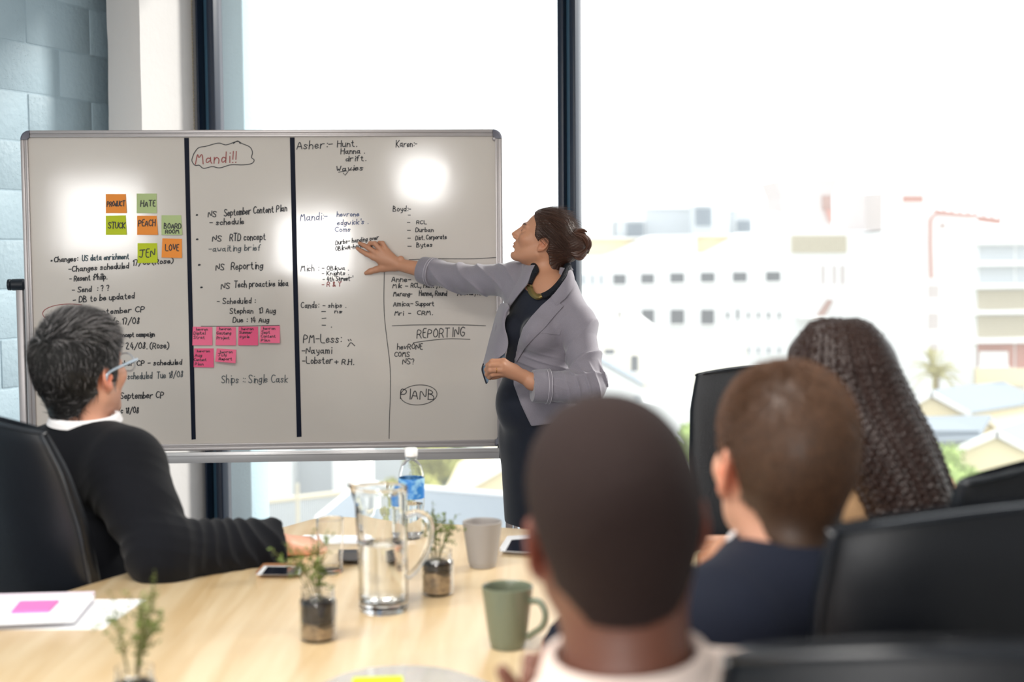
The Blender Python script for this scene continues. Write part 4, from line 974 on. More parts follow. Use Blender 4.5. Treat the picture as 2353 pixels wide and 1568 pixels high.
# low houses
def house(name, label, Y, gable, eave_w, ridge_to, m_gab, m_rf, depth=9., gw=None):
    """gable: (left, apex, right) pixels at depth Y; the roof runs back to ridge_to (pixel, depth)"""
    l, a, r_ = [P(*q, Y) for q in gable]; o = thing(name, (a[0], Y, GZ), label, 'house', 'low houses outside the window')
    ra = P(*ridge_to[0], ridge_to[1]); d = ra - a; th = UP * .14
    mb = MB(); q = np.array([l, a, r_, V(r_[0], Y, GZ), V(l[0], Y, GZ)]); q2 = q * 1.; c = q[:3].mean(0)
    mb.prism(np.concatenate([[q[0] * .97 + c * .03 - UP * .2], [q[1] - UP * .35], [q[2] * .97 + c * .03 - UP * .2], q[3:]]) + V(0, .25, 0), V(d[0] * .97, d[1] * .97, 0)); mb.build('wall', m_gab, o)
    mb = MB()
    for e in (l, r_):
        ov = (e - a) * .10
        mb.prism(np.array([a, e + ov, e + ov + d, a + d]), th)
    mb.build('roof', m_rf, o)
    mb = MB()
    for e in (l, r_):
        ov = (e - a) * .11; n_ = unit(np.cross(e - a, V(0, 1, 0))); n_ = n_ if n_[2] < 0 else -n_
        bwid = .05 * np.linalg.norm(r_ - l)
        mb.prism(np.array([a + UP * .15, e + ov + UP * .15, e + ov + n_ * bwid, a + n_ * bwid * 1.1]) + V(0, -.18, 0), V(0, .16, 0))
    mb.build('barge_board', m_barge, o)
    return o
house('house', 'cream house with grey roof and white gable boards beside the braided hair', 88, ((2086, 934), (2139, 902), (2222, 948)), 1, ((2306, 880), 96), m_by, m_roof)
house('house', 'house with cream gable whose grey roof runs out at the right edge', 74, ((2190, 1036), (2289, 993), (2368, 1034)), 1, ((2420, 950), 84), m_by, m_roof)
house('house', 'small house with a narrow pale gable between the two larger roofs', 86.5, ((2246, 1008), (2273, 962), (2298, 990)), 1, ((2276, 960), 87.6), m_by, m_roof)
mb = MB(); q = np.array([P(2104, 958, 86), P(2278, 954, 86), P(2246, 1010, 79), P(2150, 1014, 79)]); mb.prism(q, UP * -.2); mb.prism(np.array([P(2146, 1012, 78.9), P(2248, 1008, 78.9), P(2248, 1018, 78.9), P(2146, 1022, 78.9)]), V(0, .2, 0))
mb.prism(np.array([P(2112, 990, 80), P(2250, 990, 80), P(2250, 1300, 80), P(2112, 1300, 80)]), V(0, 5, 0))
tag(mb.build('lean_to_roof', m_roof, loc=P(2190, 1000, 80)), 'flat pale blue roof in front of the cream house', 'roof')
house('house', 'white house gable in front of the factory, beside the elbow of the standing woman', 113.5, ((1330, 762), (1424, 716), (1506, 776)), 1, ((1440, 705), 122), m_bw, m_barge)
cb = bldg('cream_building', 1560, 104, 'low cream building in front of the factory with two small windows')
mb = MB(); mb.prism(down([(1330, 785), (1510, 782), (1716, 780)], 104), V(0, 8, 0)); mb.build('wall', mat('out_pale_cream', S(244, 238, 224), rough=.85), cb)
panes([(1389, 803, 1412, 815), (1450, 818, 1466, 854)], 104, cb, m_bwin)
lr = bldg('long_low_building', 1560, 92, 'long low white building below the cream one, behind the empty chair')
mb = MB(); mb.prism(down([(1330, 872), (1380, 830), (1476, 884), (1476, 930), (1640, 936)], 92), V(0, 10, 0)); mb.build('wall', m_bw, lr)
mb = MB(); mb.prism(np.array([P(1376, 826, 91.8), P(1482, 886, 91.8), P(1482, 890, 91.8), P(1376, 831, 91.8)]), V(0, 10, 0)); mb.build('roof_edge', m_roof, lr); panes([(1455, 912, 1470, 932)], 92, lr, m_bg, 'door')

# below the whiteboard: roofs, walls and a fence
wb2 = bldg('white_warehouse', 660, 78, 'white warehouse walls seen under the whiteboard')
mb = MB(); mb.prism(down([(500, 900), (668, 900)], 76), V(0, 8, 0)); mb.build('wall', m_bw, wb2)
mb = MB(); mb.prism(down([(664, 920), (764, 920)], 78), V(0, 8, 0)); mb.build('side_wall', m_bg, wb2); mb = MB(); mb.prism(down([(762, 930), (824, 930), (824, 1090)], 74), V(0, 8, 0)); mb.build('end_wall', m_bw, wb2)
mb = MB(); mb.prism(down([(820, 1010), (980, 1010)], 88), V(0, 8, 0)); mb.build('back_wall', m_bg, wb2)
fc = thing('corrugated_fence', (P(680, 1200, 58)[0], 58, GZ), 'pale ribbed fence with a thin post, seen below the whiteboard', 'fence')
mb = MB(); a, b_ = P(560, 1160, 58), P(840, 1128, 62)
n_ = 60
G = [[a * (1 - u) + b_ * u + V(0, .06 * math.sin(k * PI / 2 + .3), 0) - UP * s for s in (0, 6.)] for k, u in enumerate(np.linspace(0, 1, n_ * 4))]
mb.sheet(np.array(G), .05); mb.build('panel', m_bg, fc)
mb = MB(); mb.prism(np.array([a + UP * .1, b_ + UP * .1, b_ - UP * .05, a - UP * .05]) + V(0, -.15, 0), V(0, .4, 0)); mb.build('top_rail', m_beige, fc)
p_ = P(683, 1112, 57.6); mb = MB(); mb.box(p_ - UP * 3, (.06, .06, 3)); mb.build('post', m_beige, fc)
# nearest roofs
h1 = thing('house', (P(950, 1150, 49)[0], 49, GZ), 'house with a broad corrugated pale blue roof just below the window', 'house', 'low houses outside the window')
A1, A2 = P(823, 1114, 52), P(1300, 1152, 52); E1, E2 = P(727, 1194, 47), P(1290, 1262, 47)
n_ = 90; G = []
for k, u in enumerate(np.linspace(0, 1, n_ * 4)): t0_ = A1 * (1 - u) + A2 * u; t1_ = E1 * (1 - u) + E2 * u; G.append([t0_ + UP * .035 * math.sin(k * PI / 2), t1_ + UP * .035 * math.sin(k * PI / 2)])
mb = MB(); mb.sheet(np.array(G), .06, UP); mb.build('roof', m_roof, h1)
mb = MB(); mb.tube([A1 + UP * .05, A2 + UP * .05], .12, 8); mb.prism(np.array([E1, E2, E2 - UP * .22, E1 - UP * .22]) + V(0, -.12, 0), V(0, .12, 0)); mb.tube([A1 + UP * .02, E1 + UP * .02], .08, 6); mb.build('ridge_and_gutter', m_barge, h1)
mb = MB(); mb.prism(np.array([E1 + V(.3, .3, -.2), E2 + V(0, .3, -.2), V(E2[0], 47.3, GZ), V(E1[0] + .3, 47.3, GZ)]), V(0, 4, 0)); mb.build('wall', m_bw, h1)
house('house', 'cream house with a white sloping gable board beside the woman\'s skirt', 56, ((1002, 1142), (1228, 1010), (1454, 1142)), 1, ((1240, 1000), 66), m_by, m_roof)

# trees: each a crown of leaf cards on a trunk
def tree(name, label, c, rad, n, m, seed, trunk=True, group='trees outside the window', ls=.25):
    g = np.random.default_rng(seed); o = thing(name, (c[0], c[1], GZ), label, 'tree', group); lf = MB()
    blobs = [(c + g.normal(size=3) * rad * .45, rad * g.uniform(.35, .6)) for _ in range(9)]
    vs = []; 
    for k in range(n):
        bc_, br = blobs[k % 9]; d = unit(g.normal(size=3)); p = bc_ + d * br * g.uniform(.75, 1.05); u = unit(g.normal(size=3)); v = unit(np.cross(u, d + g.normal(size=3) * .5)); s = ls * g.uniform(.5, 1.2)
        vs.append([p - u * s * .5, p + v * s * .3, p + u * s * .5, p - v * s * .3])
    vs = np.array(vs).reshape(-1, 3); link_mesh('foliage', vs, np.arange(len(vs)).reshape(-1, 4), m, o, smooth=False)
    core = MB()
    for bc_, br in blobs: core.sphere(bc_, br * .72, 10, 7)
    core.build('inner_foliage', m, o, smooth=True)
    if trunk: mb = MB(); mb.tube([V(c[0], c[1], GZ), c - UP * rad * .2], [.22, .1], 8); mb.build('trunk', m_out('bark', 120, 104, 84), o, smooth=True)
m_olive = m_out('olive_leaves', 150, 152, 84, var=(.8, .35)); m_green = m_out('green_leaves', 148, 172, 92, var=(.8, .3)); m_dk = m_out('dark_leaves', 96, 112, 76, var=(.8, .3))
tree('tree', 'olive green tree left of the water bottle, seen under the whiteboard', P(985, 1078, 74), 2.0, 1500, m_olive, 3)
tree('tree', 'darker green tree right of the water bottle, seen under the whiteboard', P(1076, 1068, 82), 1.9, 1300, m_dk, 4)
tree('tree', 'slim green tree seen through the water jug', P(908, 1160, 44.6), .75, 600, m_olive, 6)
tree('tree', 'bright green bush between the braided hair and the chair back', P(2172, 1075, 71), 2.0, 1600, m_green, 5)
tree('tree', 'low green hedge below the small gable at the right', P(2200, 1140, 61), 1.5, 1300, m_green, 9)
tree('tree', 'small green treetop beside the dark foreground head', P(1585, 998, 80), 1.1, 700, m_green, 7)
# palm
pc = P(2150, 868, 97.2); pm = thing('palm_tree', (pc[0], pc[1], GZ), 'palm tree with drooping fronds behind the cream house', 'tree', 'trees outside the window')
mb = MB(); mb.tube([V(pc[0], pc[1], GZ), pc], [.3, .22], 8); mb.build('trunk', m_out('bark', 120, 104, 84), pm, smooth=True)
g = np.random.default_rng(2); mb = MB()
for k in range(46):
    a = g.uniform(0, 2 * PI); el = g.uniform(-.15, 1.35); d = V(math.cos(a) * math.cos(el), math.sin(a) * math.cos(el), math.sin(el)); L_ = g.uniform(1.7, 2.5)
    sp_ = spline([pc, pc + d * L_ * .5 + UP * .15, pc + d * L_ * .95 - UP * .55 * math.cos(el)], 12); sd = unit(np.cross(d, UP + V(.01, 0, 0)))
    mb.tube(sp_, [.035, .01], 4)
    for i in range(2, 12):
        for s_ in (-1, 1):
            e = unit(sp_[min(i + 1, 11)] - sp_[i - 1]); q = sp_[i]; tip = q + (sd * s_ * .8 + e * .8 - UP * .35) * .5 * (1 - .4 * i / 12); mb.add([q, q + e * .09, tip], [(0, 1, 2)])
mb.build('fronds', m_out('palm_leaves', 186, 180, 122), pm)
# ------------------------------------------------------------------ people: shared anatomy
def head_axes(yaw, pitch, roll):
    y, p, r = [math.radians(a) for a in (yaw, pitch, roll)]
    f0 = V(math.sin(y), math.cos(y), 0); r0 = V(math.cos(y), -math.sin(y), 0)
    f = f0 * math.cos(p) + UP * math.sin(p); u = UP * math.cos(p) - f0 * math.sin(p)
    return np.stack([r0 * math.cos(r) - u * math.sin(r), f, u * math.cos(r) + r0 * math.sin(r)], 1)   # right, front, up; roll > 0 leans right
class Head:
    def __init__(s, C, yaw, pitch=0, roll=0, sc=1., fem=False): s.C = np.asarray(C, float); s.R = head_axes(yaw, pitch, roll); s.sc = sc; s.fem = fem
    def w(s, x, y, z): return s.C + s.R @ (V(x, y, z) * s.sc)
    def local(s, p): return (p - s.C) @ s.R / s.sc
    def put(s, F, ears=True, face=True):
        k = s.sc; R = s.R; e = lambda c, r, kk=.012, op='u', rot=None: F.el(s.w(*c), V(*r) * k, R if rot is None else R @ rot, kk * k, op)
        q = lambda a, b, ra, rb, kk=.012, op='u': F.rc(s.w(*a), s.w(*b), ra * k, rb * k, kk * k, op)
        e((0, -.012, .036), (.0755, .097, .083)); e((0, -.045, .0), (.066, .060, .07), .03)
        e((0, .032, -.034), (.060, .062, .086), .03)
        for x in (-1, 1):
            q((x * .050, -.002, -.056), (x * .018, .070, -.098), .021, .015, .022)
            e((x * .040, .062, -.024), (.024, .026, .024), .02)
        e((0, .079, -.101), (.020, .017, .016), .018)
        if face:
            q((0, .086, .016), (0, .103, -.026), .0105, .0125, .010); q((0, .092, .012), (0, .1165, -.026), .0078, .0090, .009); e((0, .076, -.062), (.031, .0235, .030), .016)
            for x in (-1, 1):
                e((x * .0105, .106, -.0345), (.0075, .0105, .0075), .007); q((x * .012, .089, .0235), (x * .038, .079, .0235), .0095, .008, .014)
                e((x * .0315, .0985, .0015), (.014, .013, .0105), .012, 's'); e((x * .031, .0805, .0005), (.0128, .0128, .0115), .0035)
                e((x * .0055, .112, -.0405), (.0035, .006, .003), .003, 's')
            e((0, .0945, -.0585), (.022, .0105, .0062), .005); e((0, .0925, -.0705), (.019, .0105, .0072), .005); e((0, .105, -.0645), (.022, .006, .0016), .003, 's'); e((0, .092, -.083), (.02, .008, .006), .01, 's')
        if ears:
            for x in (-1, 1):
                rot = np.array(Matrix.Rotation(x * .42, 3, 'Z') @ Matrix.Rotation(.18, 3, 'X'))
                e((x * .0790, -.012, -.013), (.0075, .0185, .031), .008, 'u', rot); e((x * .0865, -.0135, -.008), (.006, .0105, .018), .006, 's', rot); q((x * .078, -.003, -.035), (x * .077, -.004, -.042), .007, .0055, .006)
                q((x * .080, .003, -.012), (x * .081, .001, -.018), .004, .004, .004)
    def tint(s, p, base=(1, 1, 1), lips=(.80, .52, .50), red=(1, .74, .66), brow=(.16, .12, .11), beard=None):
        q = s.local(p); t = np.tile(np.asarray(base, float), (len(p), 1))
        def m(c, r, col, soft=.5):
            d = np.sqrt((((q * V(1, 1, 1)) - V(*c)) ** 2 / np.array(r) ** 2).sum(1)); w_ = np.clip((1 - d) / soft, 0, 1)[:, None]; t[:] = t * (1 - w_) + t * np.array(col) * w_
        for x in (-1, 1):
            m((x * .082, -.012, -.013), (.022, .028, .042), red, .9); m((x * .042, .07, -.03), (.03, .035, .03), tuple(np.array(red) * .5 + .5), 1.)
            m((x * .028, .092, .0275), (.024, .020, .0048), brow, .3); m((x * .031, .093, .0015), (.012, .008, .0055), (.22, .18, .17), .3)
        m((0, .100, -.0645), (.0225, .016, .0125), lips, .4); m((0, .12, -.03), (.018, .02, .014), tuple(np.array(red) * .6 + .4), 1.)
        if beard is not None:
            for x in (-1, 1): m((x * .045, .045, -.085), (.045, .075, .04), beard, .8)
            m((0, .085, -.095), (.045, .03, .035), beard, .8)
        return t
def rim(p, c, n, ra=.0): return (p - c) @ n
def capped(F, a, b, ra, rb, k, at=None):
    """round cone cut flat at its b end"""
    G = Field(); G.rc(a, b, ra, rb); b = np.asarray(b, float); n = unit(b - np.asarray(a, float))
    F.put(lambda p: np.maximum(G(p), (p - b) @ n), 'u', k)
def hand(F, W, fwd, nrm, side, sc=1., curl=((.3, .4, .3),) * 4, spread=.09, thumb=(.6, -.2), k=.006, base=True):
    """side: -1 right hand, 1 left hand; nrm: out of the back of the hand; curls in radians per joint, index to little"""
    fwd = unit(fwd); nrm = unit(nrm - fwd * np.dot(nrm, fwd)); lat = side * np.cross(fwd, nrm); W = np.asarray(W, float)
    MC = [(.027, .086), (.009, .090), (-.010, .086), (-.026, .077)]; LN = [(.042, .025, .021), (.046, .029, .022), (.042, .027, .022), (.033, .021, .019)]; RD = [.0086, .0088, .0084, .0074]
    for i, ((l, f), ln, r) in enumerate(zip(MC, LN, RD)):
        m = W + (lat * l + fwd * f) * sc
        F.rc(W + (lat * l * .55 + fwd * .005) * sc, m - nrm * .002, .0150 * sc, (r + .0030) * sc, .014 * sc)
        a = 0; p = m; d0 = unit(fwd + lat * (spread * (1.2 - i)))
        for j, s_ in enumerate(ln):
            a += curl[i][j]; d = d0 * math.cos(a) - nrm * math.sin(a); q = p + d * s_ * sc
            F.rc(p, q, r * (1.06 - .08 * j) * sc, r * (.98 - .1 * j) * sc, .0035 * sc); p = q
    t0 = W + (lat * .020 + fwd * .012 - nrm * .006) * sc; d = unit(lat * math.sin(thumb[0]) + fwd * math.cos(thumb[0]) + nrm * thumb[1]); t1 = t0 + d * .044 * sc; d2 = unit(d + fwd * .25); t2 = t1 + d2 * .032 * sc; t3 = t2 + unit(d2 + fwd * .2) * .025 * sc
    F.rc(t0, t1, .0165 * sc, .0125 * sc, .014 * sc); F.rc(t1, t2, .0112 * sc, .0100 * sc, .005 * sc); F.rc(t2, t3, .0102 * sc, .0078 * sc, .004 * sc)
def sdf_obj(name, F, h, lo, hi, m, parent, tint=None, post=None):
    v, q = F.mesh(h, lo, hi)
    a, b, c = v[q[:, 0]], v[q[:, 1]], v[q[:, 2]]
    if (np.einsum('ij,ij->i', a - v.mean(0), np.cross(b - a, c - a))).sum() < 0: q = q[:, ::-1]
    if post is not None: v = post(v)
    return link_mesh(name, v, np.ascontiguousarray(q), m, parent, True, tint(v) if tint else None)
def bounds(pts_, pad): p = np.array(pts_); return p.min(0) - pad, p.max(0) + pad
def torso(F, J, off=0., arms=True, legs=True, k=.03, flat=.64, cuffs=None, hem=None, rs=1.):
    """J: neck, chest, waist, hips, shoulder/elbow/wrist pairs (left, right), facing"""
    fd = J['fd']
    F.ec(J['chest'] - UP * .06, J['waist'], .152 * rs + off, .138 * rs + off * 1.2, fd, flat, k)
    F.ec(J['waist'], J['hips'], .138 * rs + off * 1.2, .158 * rs + off * 1.2, fd, flat + .08, k)
    for i in (0, 1):
        s, e, w_ = J['sh'][i], J['el'][i], J['wr'][i]
        F.rc(J['neck'] - UP * .015, s + UP * .012, .048 * rs + off, .056 * rs + off, .035)
        F.rc(J['chest'] + UP * .03, s, .10 * rs + off, .062 * rs + off, .03)
        if arms:
            F.rc(s, e, .056 * rs + off, .044 * rs + off, .02)
            if cuffs is None: F.rc(e, w_, .043 * rs + off, .027 * rs + off, .012)
            elif cuffs[i] is not None: capped(F, e, cuffs[i], .044 * rs + off, .036 * rs + off, .015)
        if legs:
            h, kn, an = J['hp'][i], J['kn'][i], J['an'][i]
            F.rc(J['hips'], h, .11 + off, .09 + off, .03); F.rc(h, kn, .088 + off, .060 + off, .03); F.rc(kn, an, .056 + off, .038 + off, .02)
            if off < .03: F.rc(an - UP * .03, an + J['toe'][i] - UP * .045, .036, .028, .02)
m_skin = mat('skin_light', S(214, 160, 134), rough=.48, sss=.10, vcol=True, bump=(420, .04))
m_skin_tan = mat('skin_tan', S(196, 142, 112), rough=.48, sss=.10, vcol=True, bump=(420, .04))
m_skin_dark = mat('skin_dark', S(112, 72, 58), rough=.45, sss=.06, vcol=True, bump=(420, .04))
m_nail = mat('nail', S(214, 150, 140), rough=.25)
def hair_region(H, prof, ear_r=.034, ear_c=(.078, -.006, -.018)):
    """signed function: below zero where hair grows. prof: (height, front limit) pairs in head space"""
    zz = np.array([a for a, _ in prof]); yy = np.array([b for _, b in prof])
    def f(p):
        q = H.local(p); d = (q[:, 1] - np.interp(q[:, 2], zz, yy)) * .75
        if ear_r:
            e = ear_r - np.sqrt((((np.abs(q[:, 0]) - ear_c[0]) * .6) ** 2 + (q[:, 1] - ear_c[1]) ** 2 * 1.3 + (q[:, 2] - ear_c[2]) ** 2 * .7)); d = np.maximum(d, e)
        return d * H.sc
    return f
def strands(H, HF, n, seed, region, flow, length, rad, mb_cols, jitter=.25, lift=.4, seg=6, ztop=None, accept=None):
    """hair strands rooted on the scalp as thin three-sided tapers; flow(local point) gives the combing direction in head space"""
    g = np.random.default_rng(seed); out_v = []; out_t = []; m = n * 3
    d = g.normal(size=(m, 3)); d /= np.linalg.norm(d, axis=1)[:, None]; o = H.w(0, -.012, .02); t = np.full(m, .05)
    for _ in range(40): t -= HF(o + d * t[:, None]) * .8
    p = o + d * t[:, None]; ok = region(p) < -.002
    if accept is not None: ok &= accept(H.local(p), g)
    p = p[ok][:n]; nrm = d[ok][:n]; n = len(p); L0 = H.local(p)
    fl, ln, lf = flow(L0), length(L0), lift(L0) if callable(lift) else np.full(n, lift)
    fl = fl + g.normal(size=(n, 3)) * jitter; fl /= np.linalg.norm(fl, axis=1)[:, None] + 1e-9; fw = fl @ H.R.T
    fw = fw - nrm * (fw * nrm).sum(1)[:, None]; fw /= np.linalg.norm(fw, axis=1)[:, None] + 1e-9
    ln = ln * g.uniform(.7, 1.2, n) * H.sc; pts_ = []
    q = p + nrm * .001
    for s in range(seg):
        pts_.append(q.copy()); a = (lf * (1 - s / seg * 1.1))[:, None]; dirn = fw + nrm * a; dirn /= np.linalg.norm(dirn, axis=1)[:, None]
        q = q + dirn * (ln / (seg - 1))[:, None]; dd = HF(q); q = q + nrm * np.clip(.0012 - dd, 0, .01)[:, None]
    A = np.cross(fw, nrm); ring_ = []
    for s, c in enumerate(pts_):
        r = rad * (1 - .85 * s / (seg - 1))
        for a in (0, 2.094, 4.189): ring_.append(c + (A * math.cos(a) + nrm * math.sin(a)) * r)
    vs = np.stack(ring_, 1).reshape(-1, 3); base = (np.arange(n) * seg * 3)[:, None, None]
    f = np.array([[s * 3 + j, s * 3 + (j + 1) % 3, (s + 1) * 3 + (j + 1) % 3, (s + 1) * 3 + j] for s in range(seg - 1) for j in range(3)])
    fs = (base + f[None]).reshape(-1, 4); col = mb_cols(L0, g); return vs, fs, np.repeat(col, seg * 3, axis=0)
def merge(parts_):
    vs, fs, ts, n = [], [], [], 0
    for v, f, t in parts_: vs.append(v); fs.append(f + n); ts.append(t); n += len(v)
    return np.concatenate(vs), np.concatenate(fs), np.concatenate(ts)
def cap_mesh(HF, region, off, h, lo, hi, mod=None, k=.005):
    F = Field(); F.put(lambda p: smax(HF(p) - off, region(p), k)); F.mod = mod; return F.mesh(h, lo, hi)
def collar_ring(c, up, fwd, rx, ry, h, flare, gap, th=.004, fold=.8, n=44, tilt=0.):
    """a folded collar round the neck: stands up h, then folds outward and down; gap: opening at the front in radians"""
    up = unit(up); fwd = unit(fwd - up * np.dot(fwd, up)); rt = np.cross(fwd, up); G = []
    for a in np.linspace(gap / 2, 2 * PI - gap / 2, n):
        d = rt * math.sin(a) * rx + fwd * math.cos(a) * ry; dn = unit(d); fr = (1 + math.cos(a)) / 2
        hh = h * (1 - .25 * fr); row = [c + d, c + d * .985 + up * hh * .6, c + d * .97 + up * hh * .97, c + d * .97 + dn * .003 + up * hh * 1.02, c + d + dn * .007 + up * hh * .96, c + d + dn * (.008 + flare * .5) + up * hh * (1 - fold * .5), c + d + dn * (.010 + flare) + up * hh * (1 - fold * (1 + .5 * fr))]
        G.append(row)
    return np.array(G)
# ------------------------------------------------------------------ the woman at the whiteboard
FW = unit(V(-.70, -.71, 0)); AX = unit(V(.71, -.70, 0))    # where her chest faces; toward her left side
wo_ = thing('person', P(1243, 1010, 5.02) * V(1, 1, 0), 'woman in a grey blazer and navy dress pointing at the whiteboard, hair in a bun', 'person')
HSC = .90
_Rw = head_axes(-84, 24, 0)
HW = Head(P(1248, 561, 4.945) - _Rw @ (V(-.079, -.010, -.013) * HSC), -84, 24, 0, HSC, True)
neckW = P(1262, 655, 5.01)
S1, E1, W1 = P(1187, 646, 5.08), P(1074, 642, 5.21), Pb(914, 608, .036)
S2, E2, W2 = P(1326, 744, 4.90), P(1353, 890, 4.80), P(1203, 866, 4.765)
cuff1, cuff2 = P(969, 621, 5.315), P(1223, 888, 4.765)
hipL, hipR = P(1262, 1040, 4.98), P(1222, 1040, 5.06)
def woman_core(F, off=0., low=True):
    F.ec(P(1250, 700, 5.0), P(1231, 840, 5.0), .132 + off, .108 + off, FW, .66, .02)
    for s in (-1, 1): F.el(P(1240, 762, 4.99) + FW * .068 + AX * s * .058, V(.052, .052, .055) + off, None, .03)
    F.ec(P(1229, 850, 5.0), P(1240, 1005, 5.02), .108 + off, .152 + off, FW, .72, .03)
    F.el(P(1207, 928, 4.97), V(.098, .095, .12) + off, None, .04)
    for s, sd in ((S1, -1), (S2, 1)):
        F.rc(neckW - UP * .03, s + UP * .01, .040 + off, .048 + off, .03); F.rc(P(1248, 712, 5.0), s - UP * .02, .085 + off, .05 + off, .03)
FB = Field(); HW.put(FB)
FB.rc(HW.w(0, -.018, -.05), neckW + FW * .005 - UP * .02, .050, .047, .022)
woman_core(FB)
FB.rc(S1, E1, .045, .036, .02); FB.rc(E1, P(969, 620, 5.315), .036, .029, .01); FB.rc(P(969, 620, 5.315), W1, .029, .0225, .01)
FB.rc(S2, E2, .045, .036, .02); FB.rc(E2, P(1224, 878, 4.765), .036, .028, .01); FB.rc(P(1224, 878, 4.765), W2, .028, .0225, .01)
# right hand spread on the board: joints read off the photograph, set at their distance from the board
def chain(pp, r, k=.004):
    q = [Pb(x, y, o) for x, y, o in pp]
    for a, b, ra, rb in zip(q[:-1], q[1:], r[:-1], r[1:]): FB.rc(a, b, ra, rb, k)
    return q
kn = [(858, 591, .030), (868, 584, .034), (879, 579, .034), (890, 577, .030)]
for (x, y, o), r in zip(kn, (.0125, .0122, .0118, .0108)): FB.rc(W1, Pb(x, y, o), .0175, r, .010)
FB.el(Pb(888, 600, .026), V(.034, .018, .026), None, .015)
FB.el(Pb(921, 594, .046), V(.011, .010, .010), None, .010)
chain([(858, 591, .030), (842, 584, .024), (830, 577, .014), (821, 571, .0075)], (.0112, .0092, .0082, .0066))
chain([(868, 584, .034), (848, 571, .027), (836, 564, .015), (826, 559, .0075)], (.0112, .0094, .0082, .0066))
chain([(879, 579, .034), (861, 560, .034), (851, 559, .018), (846, 564, .008)], (.0108, .0090, .0080, .0066))
chain([(890, 577, .030), (879, 559, .030), (872, 558, .016), (869, 562, .008)], (.0100, .0082, .0072, .0062))
chain([(904, 614, .030), (880, 616, .022), (864, 620, .014), (851, 624, .011), (841, 628, .008)], (.0165, .0140, .0108, .0098, .0076), .010)
# left hand held before her waist
def chain2(pp, r, k=.004):
    q = [P(x, y, Y) for x, y, Y in pp]
    for a, b, ra, rb in zip(q[:-1], q[1:], r[:-1], r[1:]): FB.rc(a, b, ra, rb, k)
kn2 = [(1157, 831, 4.735), (1154, 840, 4.722), (1154, 850, 4.722), (1154, 858, 4.732)]
for (x, y, Y), r in zip(kn2, (.0122, .012, .0118, .0108)): FB.rc(W2, P(x, y, Y), .0185, r, .010)
FB.el(P(1176, 853, 4.755), V(.028, .016, .024), None, .014)
chain2([(1157, 831, 4.735), (1131, 831, 4.725), (1121, 840, 4.745), (1120, 849, 4.765)], (.0110, .0090, .0080, .0066))
chain2([(1154, 840, 4.722), (1127, 840, 4.712), (1118, 850, 4.738), (1119, 858, 4.762)], (.0110, .0092, .0082, .0066))
chain2([(1154, 850, 4.722), (1127, 851, 4.712), (1119, 861, 4.738), (1121, 867, 4.762)], (.0108, .0090, .0080, .0066))
chain2([(1154, 858, 4.732), (1132, 861, 4.722), (1124, 867, 4.742), (1126, 870, 4.762)], (.0098, .0082, .0072, .0060))
chain2([(1192, 858, 4.775), (1160, 858, 4.785), (1140, 864, 4.785), (1131, 868, 4.782)], (.016, .0125, .0100, .0078), .008)
for hp_, x in ((hipL, 1262), (hipR, 1226)):
    kneep = V(*(P(x, 1195, hp_[1] - .02))); kneep[2] = .44; ank = kneep * V(1, 1, 0) + UP * .085 - FW * .03
    FB.rc(hp_, kneep, .075, .050, .03); FB.rc(kneep, ank, .048, .032, .02); FB.rc(ank - UP * .03, ank + FW * .13 - UP * .055, .032, .022, .02)
def wtint(v):
    t = HW.tint(v, lips=(.66, .30, .30), red=(1, .76, .68)); return t
sdf_obj('body', FB, .0026, *bounds([HW.w(0, 0, .13), HW.w(0, .13, 0), HW.w(0, -.12, 0), W1, Pb(815, 560, 0), E2 + V(.06, -.05, 0), P(1118, 850, 4.70), V(*(P(1243, 1195, 5.0)))], .06) if False else (V(-.66, 4.60, -.0), V(.36, 5.46, 1.62)), m_skin_tan, wo_, wtint)
# dress: fitted navy top and skirt
m_navy = mat('navy_knit', S(16, 22, 38), rough=.82, sheen=.25, bump=(500, .12))
FD = Field(); woman_core(FD, .007)
FD.ec(P(1240, 1005, 5.02), P(1243, 1195, 5.02), .160, .148, FW, .74, .03)
FD.rc(S1 - UP * .02, S1 + (E1 - S1) * .3, .055, .05, .02); FD.rc(S2 - UP * .02, S2 + (E2 - S2) * .3, .055, .05, .02)
FD.el(P(1246, 630, 4.95), V(.080, .085, .076), None, .006, 's')
zk_ = P(1243, 1203, 5.02)[2]; FD.put(lambda p: (zk_ - p[:, 2]), 'i', .006)
FD.mod = lambda p: .0016 * fsum(p * V(1, 1, .35), 55, 4) * (p[:, 2] < .85)
sdf_obj('dress', FD, .004, V(-.2, 4.78, .40), V(.32, 5.24, 1.42), m_navy, wo_)
# blazer
m_blazer = mat('grey_blazer', S(136, 130, 140), rough=.72, sheen=.35, bump=(700, .10), var=(300, .05))
FJ = Field(); o_ = .021
FJ.ec(P(1250, 700, 5.0), P(1231, 840, 5.0), .132 + o_, .112 + o_, FW, .68, .02)
for s in (-1, 1): FJ.el(P(1240, 762, 4.99) + FW * .068 + AX * s * .062, V(.055, .055, .06) + o_ * .7, None, .03)
FJ.ec(P(1229, 845, 5.0), P(1252, 1000, 5.03), .112 + o_, .168 + o_, FW, .74, .03)
FJ.el(P(1209, 935, 4.97), V(.097, .097, .12) + .017, None, .04)
for s in (S1, S2): FJ.rc(neckW - UP * .035, s + UP * .012, .048 + o_ * .6, .050 + o_ * .5, .03); FJ.rc(P(1248, 712, 5.0), s - UP * .02, .088 + o_, .052 + o_ * .6, .03)
FJ.rc(S1, E1, .062, .051, .015); capped(FJ, E1, cuff1, .051, .0435, .012)
FJ.rc(S2, E2, .060, .055, .015); capped(FJ, E2, cuff2, .056, .0485, .012)
